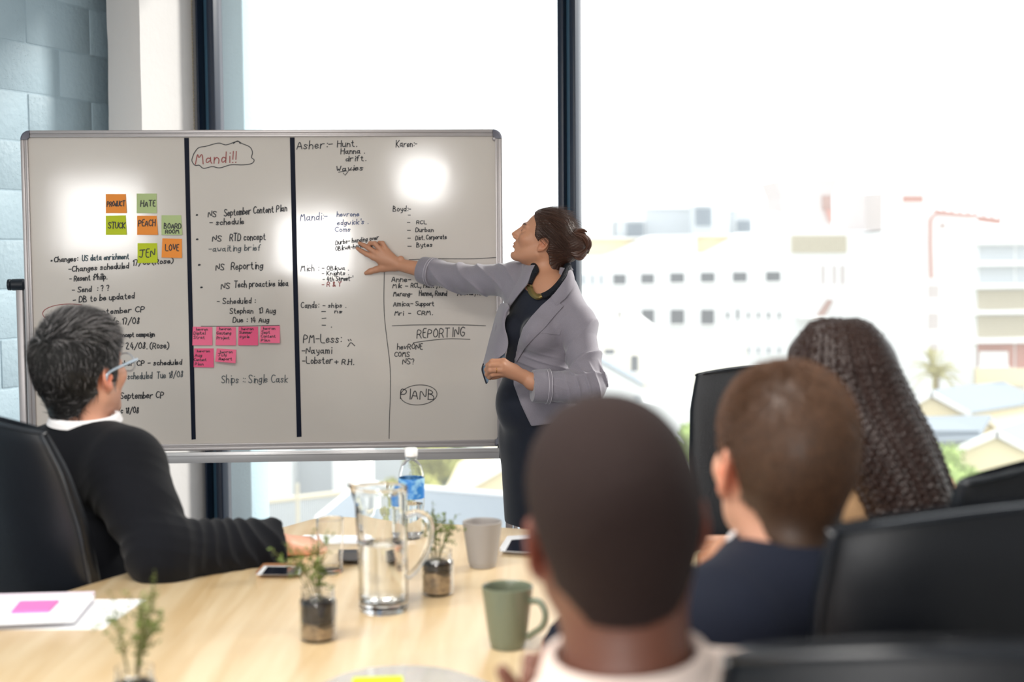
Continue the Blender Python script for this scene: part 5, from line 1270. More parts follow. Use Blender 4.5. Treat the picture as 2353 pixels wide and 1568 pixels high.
openp = np.array([(1232, 600), (1222, 626), (1213, 652), (1192, 676), (1171, 704), (1157, 724), (1152, 745), (1157, 772), (1161, 790), (1155, 818), (1140, 850), (1090, 870), (1090, 1020), (1216, 1000), (1221, 980), (1211, 960), (1197, 930), (1180, 884), (1178, 850), (1183, 829), (1191, 787), (1202, 754), (1221, 728), (1242, 705), (1264, 685), (1290, 652), (1304, 628), (1308, 606), (1300, 580), (1250, 580)], float)
def poly_sd(q, poly):
    a = poly; b = np.roll(poly, -1, 0); best = np.full(len(q), 1e9); ins = np.zeros(len(q), bool)
    for p0, p1 in zip(a, b):
        e = p1 - p0; w_ = q - p0; t = np.clip(w_ @ e / (e @ e), 0, 1); best = np.minimum(best, ((w_ - t[:, None] * e) ** 2).sum(1))
        c = (p0[1] > q[:, 1]) != (p1[1] > q[:, 1]); ins ^= c & (q[:, 0] < (p1[0] - p0[0]) * (q[:, 1] - p0[1]) / (p1[1] - p0[1] + 1e-12) + p0[0])
    return np.where(ins, -1, 1) * np.sqrt(best)
cW = P(1240, 800, 5.0)
def opening(p): return np.maximum(poly_sd(proj(p), openp) / 650, -((p - cW) @ FW) - .01)
FJ.put(opening, 's', .004)
FJ.rc(neckW + UP * .10, neckW - UP * .035, .075, .052, .006, 's')
zhem = P(1221, 982, 4.9)[2]
FJ.put(lambda p: zhem + .02 * np.clip((p[:, 0] - .0) / .2, -1, 1) - p[:, 2], 'i', .004)
def ridges(n_, sharp=2.2): return (1 - np.abs(n_)) ** sharp
def along(p, a, b):
    d = unit(b - a); t = (p - a) @ d; return t, np.linalg.norm(p - a - t[:, None] * d, axis=1)
def wrink(p):
    t1, r1 = along(p, S2, E2); t2, r2 = along(p, E2, cuff2); t3, r3 = along(p, S1, E1)
    n_ = fsum(p, 16, 12, 4); dg = p @ V(.55, -.2, .8)
    w1 = np.exp(-(r1 / .085) ** 6) * np.clip((t1 + .03) / .04, 0, 1); w2 = np.exp(-(r2 / .08) ** 6) * np.clip(1.1 - t2 / .13, 0, 1); w3 = np.exp(-(r3 / .085) ** 6)
    f1 = ridges(np.sin(t1 * 44 + dg * 26 + n_ * 2.6)); f2 = ridges(np.sin(t2 * 62 - dg * 30 + n_ * 2.6)); f3 = ridges(np.sin(t3 * 38 - (p @ V(0, .3, 1)) * 30 + n_ * 3.0))
    g1 = np.clip(.72 + .7 * fsum(p, 15, 41), .1, 1); wt = np.exp(-((p[:, 2] - P(1260, 838, 4.9)[2]) / .05) ** 2) * (1 - w1)
    f4 = ridges(np.sin(p[:, 2] * 120 + p[:, 0] * 40 + n_ * 3))
    return -.0140 * w1 * f1 * g1 - .0125 * w2 * f2 * g1 - .0120 * w3 * f3 * g1 - .006 * wt * f4 * g1 - .0012 * fsum(p, 30, 9)
FJ.mod = wrink
mjv, mjq = FJ.mesh(.0030, V(-.36, 4.66, .70), V(.36, 5.42, 1.42))
a_, b_, c_ = mjv[mjq[:, 0]], mjv[mjq[:, 1]], mjv[mjq[:, 2]]
if (np.einsum('ij,ij->i', a_ - mjv.mean(0), np.cross(b_ - a_, c_ - a_))).sum() < 0: mjq = mjq[:, ::-1]
bl = link_mesh('blazer', mjv, np.ascontiguousarray(mjq), m_blazer, wo_)
FJ0 = Field(); FJ0.pr = [x for x in FJ.pr if x[1] == 'u']
def patch(A, B, n, m_, off=.004, th=.003, bulge=0., fld=None, y0=4.5, y1=5.3, sm_=False):
    """cloth between two pixel polylines, laid on the garment's surface"""
    A, B = (spline(A, n), spline(B, n)) if sm_ else (polyline(A, n), polyline(B, n)); us = np.linspace(0, 1, m_); pix = np.array([[a * (1 - u) + b * u for u in us] for a, b in zip(A, B)]).reshape(-1, 2)
    G = march(fld or FJ0, pix, y0, y1, off).reshape(n, m_, 3)
    if bulge: G = G - (bulge * np.sin(PI * us))[None, :, None] * V(0, 1, 0)
    return G
mb = MB()
mb.sheet(patch([(1265, 684), (1243, 703), (1222, 727), (1203, 752), (1192, 785), (1183, 829)], [(1295, 703), (1276, 724), (1252, 753), (1226, 778), (1206, 800), (1187, 832)], 26, 8, .006, .005, .004), .005, V(0, -1, 0)); mb.build('lapel', m_blazer, bl, smooth=True)
mb = MB(); mb.sheet(patch([(1266, 684), (1285, 660), (1302, 636), (1308, 617), (1306, 598)], [(1279, 703), (1300, 685), (1318, 661), (1321, 640), (1313, 612)], 22, 7, .009, .005, .005), .005, V(0, -1, 0)); mb.build('collar', m_blazer, bl, smooth=True)
mb = MB(); mb.sheet(patch([(1229, 609), (1221, 626), (1212, 652), (1192, 676), (1171, 704), (1157, 724), (1152, 742)], [(1205, 611), (1197, 632), (1184, 655), (1170, 682), (1158, 706), (1150, 726), (1149, 741)], 26, 8, .006, .005, .004), .005, V(0, -1, 0)); mb.build('lapel', m_blazer, bl, smooth=True)
# right front hanging open, its lower corner turned to show the lining
def ruled(A, B, n=22, m_=9, bulge=0.):
    A, B = [np.array([P(*q) for q in X]) for X in (A, B)]; A, B = spline(A, n), spline(B, n); us = np.linspace(0, 1, m_)
    return np.array([[a * (1 - u) + b * u - V(0, 1, 0) * bulge * math.sin(PI * u) for u in us] for a, b in zip(A, B)])
mb = MB(); mb.sheet(ruled([(1166, 697, 4.955), (1147, 703, 4.99), (1128, 765, 5.0), (1116, 812, 4.965), (1108, 842, 4.94)], [(1172, 708, 4.912), (1160, 744, 4.90), (1167, 782, 4.885), (1163, 808, 4.875), (1141, 826, 4.865)], bulge=.03), .004, V(0, -1, 0)); mb.build('front_flap', m_blazer, bl, smooth=True)
mb = MB(); mb.sheet(ruled([(1109, 838, 4.935), (1110, 858, 4.925), (1118, 881, 4.915)], [(1146, 822, 4.872), (1140, 846, 4.872), (1121, 877, 4.905)], 12, 6, .004), .003, V(0, -1, 0)); mb.build('lining', mat('satin_lining', S(120, 140, 160), rough=.3), bl, smooth=True)
mb = MB(); mb.tube(spline([P(1111, 836, 4.93), P(1108, 850, 4.925), P(1113, 868, 4.918), P(1118, 882, 4.912)], 16), .0028, 6); mb.build('edge_piping', m_navy, bl, smooth=True)
mb = MB(); mb.sheet(ruled([(1146, 816, 4.90), (1150, 824, 4.895)], [(1160, 804, 4.893), (1160, 826, 4.893)], 6, 5), .002, V(0, -1, 0)); mb.build('lining', mat('satin_lining', S(120, 140, 160), rough=.3), bl, smooth=True)
# turned-back cuffs, breast pocket
def cuff_band(c, d, r0, r1, L_, nm, tab):
    d = unit(d); mb = MB(); x = unit(np.cross(d, UP)); y = np.cross(d, x); rings = []
    for s, rr in ((0, r0 - .004), (0, r0 + .003), (.15, r0 + .0055), (.9, r1 + .006), (1, r1 + .004), (1, r1 - .003)):
        rings.append(np.array([c + d * (-L_ * s) + (x * math.cos(a) + y * math.sin(a) * 1.03) * (rr + .0012 * math.sin(3 * a + s * 5)) for a in np.arange(36) * 2 * PI / 36]))
    mb.loft(rings, caps=False); o = mb.build('cuff', m_blazer, bl, smooth=True)
    for s in (.78, .97):
        mb = MB(); rr = r0 + (r1 - r0) * s + .0068; mb.tube([c - d * L_ * s + (x * math.cos(a) + y * math.sin(a) * 1.03) * rr for a in np.linspace(0, 2 * PI, 49)], .0010, 5); mb.build('stitching', mat('pale_piping', S(196, 190, 198), rough=.7), o, smooth=True)
cuff_band(cuff1, cuff1 - E1, .0435, .046, .055, 'cuff', True)
cuff_band(cuff2, cuff2 - E2, .0485, .051, .060, 'cuff', True)
mb = MB(); mb.sheet(patch([(1238, 764), (1264, 768), (1286, 770)], [(1252, 754), (1270, 756), (1290, 757)], 12, 4, .0022), .002, V(0, -1, 0)); mb.build('pocket_welt', m_blazer, bl, smooth=True)
# necklace: dark rope with a curved gold plate
FN = Field(); FN.pr = list(FB.pr[:]); Fall = Field(); Fall.put(lambda p: np.minimum(FB(p), FD(p)))
m_rope = mat('black_rope', S(16, 20, 30), rough=.75, bump=(260, .7)); m_gold = mat('gold', S(150, 128, 82), rough=.32, metal=1., bump=(60, .15))
neck_o = thing; nl = None
front = march(Fall, [(1299, 631), (1292, 643), (1282, 656), (1271, 667), (1258, 676), (1247, 681)], 4.6, 5.2, .010)
left_ = march(Fall, [(1216, 652), (1220, 641), (1226, 630), (1231, 621)], 4.6, 5.2, .010)
nk0 = MB(); back = [front[0] + V(.012, .06, .028), neckW + V(.035, .075, .045), neckW + V(-.01, .085, .045), left_[-1] + V(-.004, .055, .018)]
nk0.tube(spline(list(left_) + back[::-1] + list(front), 70), .0118, 10); nko = nk0.build('necklace', m_rope, wo_, smooth=True)
mb = MB(); mb.sheet(patch([(1209, 656), (1215, 675), (1226, 686), (1237, 689), (1247, 685)], [(1223, 655), (1226, 667), (1232, 674), (1239, 676), (1246, 674)], 30, 9, .012, fld=Fall, bulge=.004, sm_=True), .004, V(0, -1, 0)); mb.build('gold_plate', m_gold, nko, smooth=True)
# ring on the bent hand
mb = MB(); a0, a1 = P(1154, 850, 4.722), P(1127, 851, 4.712); d_ = unit(a1 - a0); rc_ = a0 + (a1 - a0) * .52; x_ = unit(np.cross(d_, UP)); y_ = np.cross(d_, x_)
mb.tube([rc_ + (x_ * math.cos(a) + y_ * math.sin(a)) * .0104 for a in np.linspace(0, 2 * PI, 25)], .0011, 6); mb.build('finger_ring', mat('ring_gold', S(214, 176, 110), rough=.2, metal=1.), wo_, smooth=True)
# hair, combed back into a coiled bun
m_hair = mat('brown_hair', S(66, 46, 38), rough=.42, vcol=True, spec=.5)
HFw = Field(); HW.put(HFw, ears=False, face=False); HFw.rc(HW.w(0, -.018, -.05), neckW, .050, .047, .022)
prof_w = [(-.14, -.13), (-.092, -.082), (-.075, -.062), (-.045, -.046), (-.020, -.012), (-.012, .012), (.004, .034), (.022, .040), (.045, .046), (.068, .066), (.085, .074), (.125, .06)]
reg_w = hair_region(HW, prof_w, .027, (.078, -.010, -.020))
def comb(p, amp=.0007):
    q = HW.local(p); ang = np.arctan2(q[:, 0], q[:, 2] - .0 + q[:, 1] * .25); return amp * (np.sin(ang * 62 + q[:, 1] * 9) + .6 * np.sin(ang * 109 + 2 + q[:, 1] * 14))
bunC = P(1324, 562, 4.99)
FHr = Field(); FHr.put(lambda p: smax(HFw(p) - .0095, reg_w(p), .006))
FHr.rc(HW.w(0, -.10, .01), bunC, .05, .040, .03)
FHr.mod = lambda p: comb(p)
gb_ = np.random.default_rng(6)
def bun_tint(v):
    q = HW.local(v); ang = np.arctan2(q[:, 0], q[:, 2] + q[:, 1] * .25); s_ = .5 + .25 * np.sin(ang * 62 + q[:, 1] * 9) + .25 * np.sin(ang * 31 + 1 + q[:, 1] * 5); return (np.outer(.75 + .7 * s_, V(1, .95, .9)))
hr = sdf_obj('hair', FHr, .0024, *bounds([HW.w(.1, .1, .14), HW.w(-.1, -.14, -.14), bunC, HW.w(.1, -.14, .14), HW.w(-.1, .1, -.14)], .06), m_hair, wo_, bun_tint)
mb = MB()
for k in range(15):
    ph = k * .7; r0 = .031 + .011 * math.sin(k * 2.1); c0 = bunC + V(gb_.uniform(-.012, .016), -.004 + gb_.uniform(-.018, .012), gb_.uniform(-.026, .022))
    ax_ = unit(V(gb_.uniform(-.5, .9), -1, gb_.uniform(-.7, .7))); x_ = unit(np.cross(ax_, UP)); y_ = np.cross(ax_, x_); a = np.linspace(ph, ph + 4.6, 30); rr = r0 * (1 - .25 * (a - ph) / 4.6)
    mb.tint = tuple(V(1.12, 1.0, .9) * gb_.uniform(.5, 1.7))
    for j in range(4):
        o2 = (x_ * math.cos(j * 1.57) + y_ * math.sin(j * 1.57)) * .0062 + ax_ * .004 * math.cos(j * 1.57 + 1)
        mb.tube([c0 + o2 + (x_ * math.cos(q) + y_ * math.sin(q)) * s for q, s in zip(a, rr)], [.003, .0068, .0062, .003], 7)
mb.build('bun', m_hair, hr, smooth=True, tinted=True)
vs, fs, ts = strands(HW, Field().put(lambda p: HFw(p) - .0092), 2600, 5, lambda p: reg_w(p) + .004, lambda q: np.stack([-q[:, 0] * .6, -np.ones(len(q)), -.35 - .5 * (q[:, 2] - .02) * 8], 1), lambda q: np.where(q[:, 2] < -.02, .028, .085) * np.clip((q[:, 1] + .13) / .06, .25, 1), .00045, lambda q, g: np.outer(g.uniform(.6, 1.9, len(q)), V(1, .92, .84)), .035, .0, 10)
link_mesh('loose_strands', vs, fs, m_hair, hr, True, ts)
# ------------------------------------------------------------------ seated people
def seat_legs(hips, fd, kn_z=.52, spread=.10):
    rt = V(fd[1], -fd[0], 0); hp = [hips - rt * spread, hips + rt * spread]; kn = []; an = []
    for h in hp: k_ = h + fd * .40; kn.append(V(k_[0], k_[1], kn_z)); a = k_ + fd * .02; an.append(V(a[0], a[1], .09))
    return hp, kn, an, [fd * .16, fd * .16]
m_suit = mat('black_suit', S(7, 9, 16), rough=.85, spec=.2, sheen=.06, bump=(600, .10))
m_navysuit = mat('navy_suit', S(9, 16, 33), rough=.8, spec=.25, sheen=.04, bump=(500, .10))
m_shirt = mat('white_shirt', S(236, 234, 236), rough=.8, bump=(500, .06)); m_shirtp = mat('pale_pink_shirt', S(240, 222, 212), rough=.8, bump=(300, .06))
m_trouser = mat('dark_trousers', S(34, 36, 44), rough=.8)
def trousers(J, parent, m, off=.012):
    F = Field()
    F.ec(J['waist'] - UP * .04, J['hips'], .15, .165, J['fd'], .72, .03)
    for i in (0, 1):
        h, k_, a = J['hp'][i], J['kn'][i], J['an'][i]; F.rc(J['hips'], h, .115 + off, .10 + off, .03); F.rc(h, k_, .090 + off, .066 + off, .02); capped(F, k_, a + UP * .03, .063 + off, .055 + off, .02)
    lo, hi = bounds([J['hips'], J['waist']] + J['kn'] + J['an'] + J['hp'], .19); sdf_obj('trousers', F, .009, lo, hi, m, parent)

# --- the man in glasses, seen from behind at the left
lm = thing('person', P(150, 1480, 3.16) * V(1, 1, 0), 'grey haired man in black suit and glasses with one arm on the table', 'person')
HL = Head(P(188, 850, 3.17), 25, 7, 0, 1.0)
fdL = unit(V(.57, .82, 0))
JL = dict(fd=fdL, neck=P(190, 1010, 3.165), chest=P(188, 1130, 3.16), waist=P(170, 1300, 3.12), hips=P(160, 1440, 3.10), sh=[P(80, 1085, 3.29), P(286, 1082, 3.06)], el=[P(60, 1300, 3.30), P(372, 1272, 2.93)], wr=[V(-.86, 3.30, .63), P(640, 1252, 3.10)])
JL['hips'][2] = .60; JL['hp'], JL['kn'], JL['an'], JL['toe'] = seat_legs(JL['hips'], fdL)
FL = Field(); HL.put(FL); FL.rc(HL.w(0, -.022, -.06), JL['neck'], .057, .062, .03); torso(FL, JL)
Wl = JL['wr'][1]; hd_ = unit(P(735, 1247, 3.16) - P(640, 1250, 3.08))
hand(FL, Wl + hd_ * .012, hd_ - UP * .06, UP + V(0, -.35, 0), -1, 1.04, ((.35, .5, .4), (.4, .55, .4), (.4, .6, .4), (.45, .6, .4)), .07, (.5, -.25))
hand(FL, JL['wr'][0] + V(.01, 0, .0), V(1, -.2, -.1), UP, 1, 1.0, ((.2, .3, .2),) * 4)
sdf_obj('body', FL, .0038, V(-1.45, 2.70, -.01), V(-.28, 4.05, 1.36), m_skin, lm, lambda v: HL.tint(v, red=(1, .50, .42), beard=(.72, .68, .68)))
FS_ = Field(); torso(FS_, JL, .026, legs=False, cuffs=[JL['wr'][0], P(634, 1253, 3.095)], flat=.68)
el_, sh_, wr_ = JL['el'][1], JL['sh'][1], JL['wr'][1]; FS_.rc(el_ - V(0, 0, .0), el_ + V(.01, 0, .0), .066, .066, .03)
FS_.rc(sh_ + V(.005, -.02, -.015), sh_ + (el_ - sh_) * .5, .082, .072, .03)
FS_.rc(JL['neck'] + UP * .10, JL['neck'] + UP * .0 + fdL * .02 + V(.02, -.01, 0), .082, .072, .008, 's')
zh = .50; FS_.put(lambda p: zh - p[:, 2], 'i', .01)
ax_f = unit(wr_ - el_); Lf = np.linalg.norm(wr_ - el_); ax_u = unit(el_ - sh_)
def wr_lm(p):
    s = (p - el_) @ ax_f; r_ = np.linalg.norm(p - el_ - s[:, None] * ax_f, axis=1); on = np.exp(-(r_ / .085) ** 4) * np.clip(s / .03 + 1, 0, 1)
    t = (p - sh_) @ ax_u; r2 = np.linalg.norm(p - sh_ - t[:, None] * ax_u, axis=1); on2 = np.exp(-(r2 / .095) ** 4) * np.clip((t + .02) / .06, 0, 1) * (1 - on)
    n0 = fsum(p, 24, 31); side = (p @ V(.3, .3, .9)) * 60 + fsum(p, 9, 55) * 5; el_near = np.exp(-(s / .14) ** 2)
    f1 = 1 - 2 * np.abs(np.sin(s * 58 + side * .55 + n0 * 3.4)) ** .7; f2 = 1 - 2 * np.abs(np.sin(t * 40 - side * .8 + n0 * 3.6)) ** .7; g1 = np.clip(.5 + fsum(p, 15, 77), 0, 1)
    return -.0050 * on * (f1) * (.3 + .7 * g1) - .0045 * on2 * f2 * (.25 + .75 * g1) + .0035 * fsum(p, 18, 8)
FS_.mod = wr_lm
jk = sdf_obj('suit_jacket', FS_, .0042, V(-1.5, 2.76, .5), V(-.36, 3.62, 1.28), m_suit, lm)
trousers(JL, lm, m_trouser)
nk = HL.w(0, -.03, -.085); up_n = unit(UP * 1 - fdL * .22 + V(.10, 0, 0))
mb = MB(); mb.sheet(collar_ring(P(197, 976, 3.165) - UP * .01, up_n, fdL, .067, .069, .040, .004, .9, fold=.4), .003); mb.build('shirt_collar', m_shirt, lm, smooth=True)
mb = MB(); mb.sheet(collar_ring(P(198, 1022, 3.16) - UP * .015, up_n, fdL, .082, .086, .036, .014, 1.5, fold=1.2), .005); mb.build('jacket_collar', m_suit, jk, smooth=True)
# salt-and-pepper hair, longer and ruffled on top
HFl = Field(); HL.put(HFl, ears=False, face=False); HFl.rc(HL.w(0, -.022, -.06), JL['neck'], .057, .062, .03)
prof_m = [(-.16, -.14), (-.098, -.093), (-.085, -.070), (-.05, -.052), (-.03, .010), (-.028, .030), (.03, .040), (.06, .060), (.085, .076), (.13, .07)]
reg_l = hair_region(HL, prof_m, .031, (.078, -.012, -.020))
m_grey = mat('greying_hair', S(150, 148, 150), rough=.42, vcol=True)
cv, cf = cap_mesh(HFl, reg_l, .009, .004, *bounds([HL.w(x, y, z) for x in (-.1, .1) for y in (-.13, .12) for z in (-.13, .14)], .02), mod=lambda p: .0015 * fsum(p, 160, 2))
def grey_col(q, g):
    w_ = np.clip((q[:, 1] + .03) / .09, 0, 1) * .55 + np.clip((q[:, 2] - .06) / .05, 0, 1) * .25; v = np.where(g.random(len(q)) < .07 + w_ * .80, g.uniform(.35, 1.3, len(q)), g.uniform(.02, .07, len(q))); return np.stack([v, v * .98, v * .98], 1)
def flow_l(q): 
    top = np.clip((q[:, 2] - .05) / .05, 0, 1)
    return np.stack([q[:, 0] * 3 + .25 * top, -.45 + 1.1 * top, -.95 + 1.1 * top], 1)
def len_l(q): return .019 + .024 * np.clip((q[:, 2] - .045) / .06, 0, 1)
ct = np.full((len(cv), 3), .04)
hp_ = [(cv, cf, ct), strands(HL, Field().put(lambda p: HFl(p) - .0075), 12000, 3, reg_l, flow_l, len_l, .0008, grey_col, .28, lambda q: .18 + .34 * np.clip((q[:, 2] - .07) / .04, 0, 1), 6)]
v_, f_, t_ = merge(hp_); link_mesh('hair', v_, f_, m_grey, lm, True, t_)
# glasses
m_specs = mat('pale_spectacle_frame', S(176, 190, 204), rough=.25, metal=.3)
mb = MB()
for x in (-1, 1):
    mb.tube(spline([HL.w(x * .083, -.022, -.020), HL.w(x * .084, -.008, -.002), HL.w(x * .080, .05, .004), HL.w(x * .068, .108, .004)], 24), .0022, 8, flat=1.6)
    mb.tube([HL.w(x * (.036 + .029 * math.cos(a)), .112 - .010 * abs(math.cos(a)) * (1 if math.cos(a) > 0 else .2), -.004 + .021 * math.sin(a)) for a in np.linspace(0, 2 * PI, 33)], .0016, 6)
mb.tube(spline([HL.w(-.008, .114, .002), HL.w(0, .117, .005), HL.w(.008, .114, .002)], 8), .0016, 6)
gls = mb.build('glasses', m_specs, lm, smooth=True)
for x in (-1, 1):
    mb = MB(); mb.add([HL.w(x * (.036 + .0285 * math.cos(a)), .111 - .010 * abs(math.cos(a)) * (1 if math.cos(a) > 0 else .2), -.004 + .0205 * math.sin(a)) for a in np.linspace(0, 2 * PI, 24, endpoint=False)], [tuple(range(24))]); mb.build('lens', m_glass, gls)

# --- the man in the navy jacket, short brown hair
sm = thing('person', P(1850, 1480, 1.85) * V(1, 1, 0), 'man with cropped brown hair in a navy jacket, seen from behind', 'person')
HS = Head(P(1796, 1056, 1.80), -13, 3, 2, 1.02)
fdS = unit(V(-.60, .80, 0))
JS = dict(fd=fdS, neck=P(1824, 1325, 1.755), chest=P(1840, 1480, 1.76), waist=V(.40, 1.74, .72), hips=V(.41, 1.74, .60), sh=[P(1672, 1480, 1.66), P(1975, 1400, 1.87)], el=[V(.19, 1.98, .80), V(.42, 2.20, .80)], wr=[V(.10, 2.22, .785), V(.24, 2.40, .785)])
JS['hp'], JS['kn'], JS['an'], JS['toe'] = seat_legs(JS['hips'], fdS)
FM_ = Field(); HS.put(FM_); FM_.rc(HS.w(0, -.022, -.06), JS['neck'], .059, .064, .03); torso(FM_, JS)
hand(FM_, JS['wr'][0] + V(0, .01, 0), V(-.1, 1, -.05), UP, 1, 1, ((.2, .3, .2),) * 4); hand(FM_, JS['wr'][1], V(-.8, .5, -.05), UP, -1, 1, ((.2, .3, .2),) * 4)
sdf_obj('body', FM_, .0042, V(-.15, 1.45, -.01), V(.78, 2.6, 1.36), m_skin, sm, lambda v: HS.tint(v, red=(1, .55, .46)))
FQ = Field(); torso(FQ, JS, .026, legs=False, cuffs=[JS['wr'][0], JS['wr'][1]], flat=.70)
FQ.rc(JS['neck'] + UP * .10, JS['neck'] - UP * .005, .074, .060, .008, 's'); FQ.put(lambda p: .52 - p[:, 2], 'i', .01); FQ.mod = lambda p: .003 * fsum(p, 22, 18)
js_ = sdf_obj('suit_jacket', FQ, .006, V(-.05, 1.42, .48), V(.78, 2.5, 1.28), m_navysuit, sm); trousers(JS, sm, m_trouser)
up_s = unit(UP - fdS * .18)
mb = MB(); mb.sheet(collar_ring(P(1815, 1276, 1.765) - UP * .012, up_s, fdS, .070, .073, .034, .004, .9, fold=.5), .003); mb.build('shirt_collar', m_shirt, sm, smooth=True)
mb = MB(); mb.sheet(collar_ring(P(1818, 1325, 1.76) - UP * .014, up_s, fdS, .082, .086, .036, .014, 1.3, fold=1.2), .005); mb.build('jacket_collar', m_navysuit, js_, smooth=True)
HFs = Field(); HS.put(HFs, ears=False, face=False); HFs.rc(HS.w(0, -.022, -.06), JS['neck'], .059, .064, .03)
prof_s = [(-.16, -.14), (-.092, -.090), (-.080, -.072), (-.05, -.055), (-.03, .0), (-.02, .022), (.03, .036), (.06, .055), (.085, .072), (.13, .07)]
reg_s = hair_region(HS, prof_s, .030, (.078, -.012, -.020))
m_brownh = mat('cropped_brown_hair', S(112, 82, 62), rough=.45, vcol=True)
cv, cf = cap_mesh(HFs, reg_s, .005, .004, *bounds([HS.w(x, y, z) for x in (-.1, .1) for y in (-.13, .12) for z in (-.13, .14)], .02))
hp_ = [(cv, cf, np.full((len(cv), 3), .42)), strands(HS, Field().put(lambda p: HFs(p) - .0035), 12000, 7, reg_s, lambda q: np.stack([q[:, 0] * 4, -.3 + 6 * (q[:, 2] - .05), -1.2 + 8 * (q[:, 2] - .04)], 1), lambda q: .006 + .006 * np.clip((q[:, 2] - .03) / .08, 0, 1), .0006, lambda q, g: np.outer(g.uniform(.35, 1.3, len(q)), V(1, .95, .9)), .3, .75, 4)]
v_, f_, t_ = merge(hp_); link_mesh('hair', v_, f_, m_brownh, sm, True, t_)

# --- the man nearest the camera
fm = thing('person', V(.22, 1.20, 0), 'dark skinned man with shaved head and pale shirt, nearest the camera', 'person')
HFm = Head(P(1406, 1192, 1.36), -7, 6, -7, 1.02)
fdF = unit(V(-.45, .89, 0))
JF = dict(fd=fdF, neck=P(1446, 1640, 1.335), chest=P(1450, 1840, 1.33), waist=V(.20, 1.28, .72), hips=V(.22, 1.26, .60), sh=[P(1300, 1900, 1.30), P(1738, 1690, 1.41)], el=[V(-.12, 1.56, .79), V(.17, 1.62, .80)], wr=[P(1322, 1705, 1.52), V(.0, 1.86, .785)])
JF['hp'], JF['kn'], JF['an'], JF['toe'] = seat_legs(JF['hips'], fdF)
FF = Field(); HFm.put(FF); FF.rc(HFm.w(0, -.022, -.06), JF['neck'], .060, .064, .03); torso(FF, JF)
hand(FF, JF['wr'][0], V(-.15, -.1, 1), V(.2, 1, 0), 1, 1, ((.9, 1.0, .6),) * 4, .03, (.5, -.3)); hand(FF, JF['wr'][1], V(-.6, .8, -.05), UP, -1, 1, ((.2, .3, .2),) * 4)
sdf_obj('body', FF, .0042, V(-.35, .9, -.01), V(.6, 2.1, 1.36), m_skin_dark, fm, lambda v: HFm.tint(v, red=(1.5, .72, .62)))
FP = Field(); torso(FP, JF, .018, legs=False, cuffs=[JF['el'][0] + (JF['wr'][0] - JF['el'][0]) * .85, JF['wr'][1]], flat=.68)
FP.rc(JF['neck'] + UP * .10, JF['neck'] - UP * .005, .074, .060, .008, 's'); FP.put(lambda p: .55 - p[:, 2], 'i', .01); FP.mod = lambda p: .004 * fsum(p, 24, 28)
sh = sdf_obj('shirt', FP, .006, V(-.3, 1.0, .5), V(.6, 2.0, 1.22), m_shirtp, fm); trousers(JF, fm, m_trouser)
up_f = unit(UP - fdF * .16 + V(-.12, 0, 0))
mb = MB(); mb.sheet(collar_ring(P(1440, 1545, 1.335) - UP * .008, up_f, fdF, .070, .073, .036, .010, .7, fold=1.25), .004); mb.build('collar', m_shirtp, sh, smooth=True)
HFf = Field(); HFm.put(HFf, ears=False, face=False); HFf.rc(HFm.w(0, -.022, -.06), JF['neck'], .060, .064, .03)
reg_f = hair_region(HFm, [(-.16, -.16), (-.082, -.10), (-.072, -.072)] + prof_s[3:], .031, (.078, -.012, -.020))
cv, cf = cap_mesh(HFf, reg_f, .0035, .004, *bounds([HFm.w(x, y, z) for x in (-.1, .1) for y in (-.13, .12) for z in (-.13, .14)], .02), mod=lambda p: .0006 * fsum(p, 420, 2))
link_mesh('hair', cv, cf, mat('shaved_black_hair', S(44, 31, 29), rough=.75, spec=.25, bump=(700, .5)), fm)

# --- the woman with long braids
bwm = thing('person', P(2080, 1400, 2.48) * V(1, 1, 0), 'woman with long dark braids and a tan top, leaning in at the table', 'person')
HB = Head(P(1922, 893, 2.56), -48, -6, -6, .98, True)
fdB = unit(V(-.70, .71, 0))
JB = dict(fd=fdB, neck=P(1985, 1060, 2.60), chest=P(2050, 1220, 2.60), waist=P(2095, 1420, 2.56), hips=V(.76, 2.52, .60), sh=[P(1958, 1120, 2.42), P(2120, 1100, 2.62)], el=[V(.42, 2.50, .80), V(.60, 2.86, .80)], wr=[P(1725, 1272, 2.72), P(1712, 1252, 2.86)])
JB['sh'] = [JB['neck'] + V(-.10, -.08, -.10), JB['neck'] + V(.13, .10, -.09)]
JB['hp'], JB['kn'], JB['an'], JB['toe'] = seat_legs(JB['hips'], fdB)
FBb = Field(); HB.put(FBb); FBb.rc(HB.w(0, -.022, -.06), JB['neck'], .050, .054, .03); torso(FBb, JB, rs=.88)
hand(FBb, JB['wr'][0], P(1640, 1258, 2.78) - JB['wr'][0], UP + V(-.1, -.5, 0), 1, .92, ((.4, .6, .3), (.5, .7, .3), (.5, .7, .4), (.5, .7, .4)), .1, (.7, .35))
hand(FBb, JB['wr'][1], P(1640, 1246, 2.86) - JB['wr'][1], UP, -1, .92, ((.4, .6, .3), (.5, .7, .3), (.5, .7, .4), (.5, .7, .4)), .08, (.5, -.2))
sdf_obj('body', FBb, .0040, V(.15, 2.1, -.01), V(1.05, 3.25, 1.40), m_skin_tan, bwm, lambda v: HB.tint(v))
FT = Field(); torso(FT, JB, .012, legs=False, rs=.88, cuffs=[JB['el'][0] + (JB['wr'][0] - JB['el'][0]) * .7, JB['el'][1] + (JB['wr'][1] - JB['el'][1]) * .7], flat=.68); FT.rc(JB['neck'] + UP * .1, JB['neck'] - UP * .02, .075, .056, .008, 's')
FT.put(lambda p: .52 - p[:, 2], 'i', .01); FT.mod = lambda p: .003 * fsum(p, 26, 38)
sdf_obj('top', FT, .0055, V(.25, 2.1, .5), V(1.05, 3.0, 1.26), mat('tan_knit', S(206, 164, 122), rough=.85, bump=(300, .2)), bwm); trousers(JB, bwm, m_trouser)
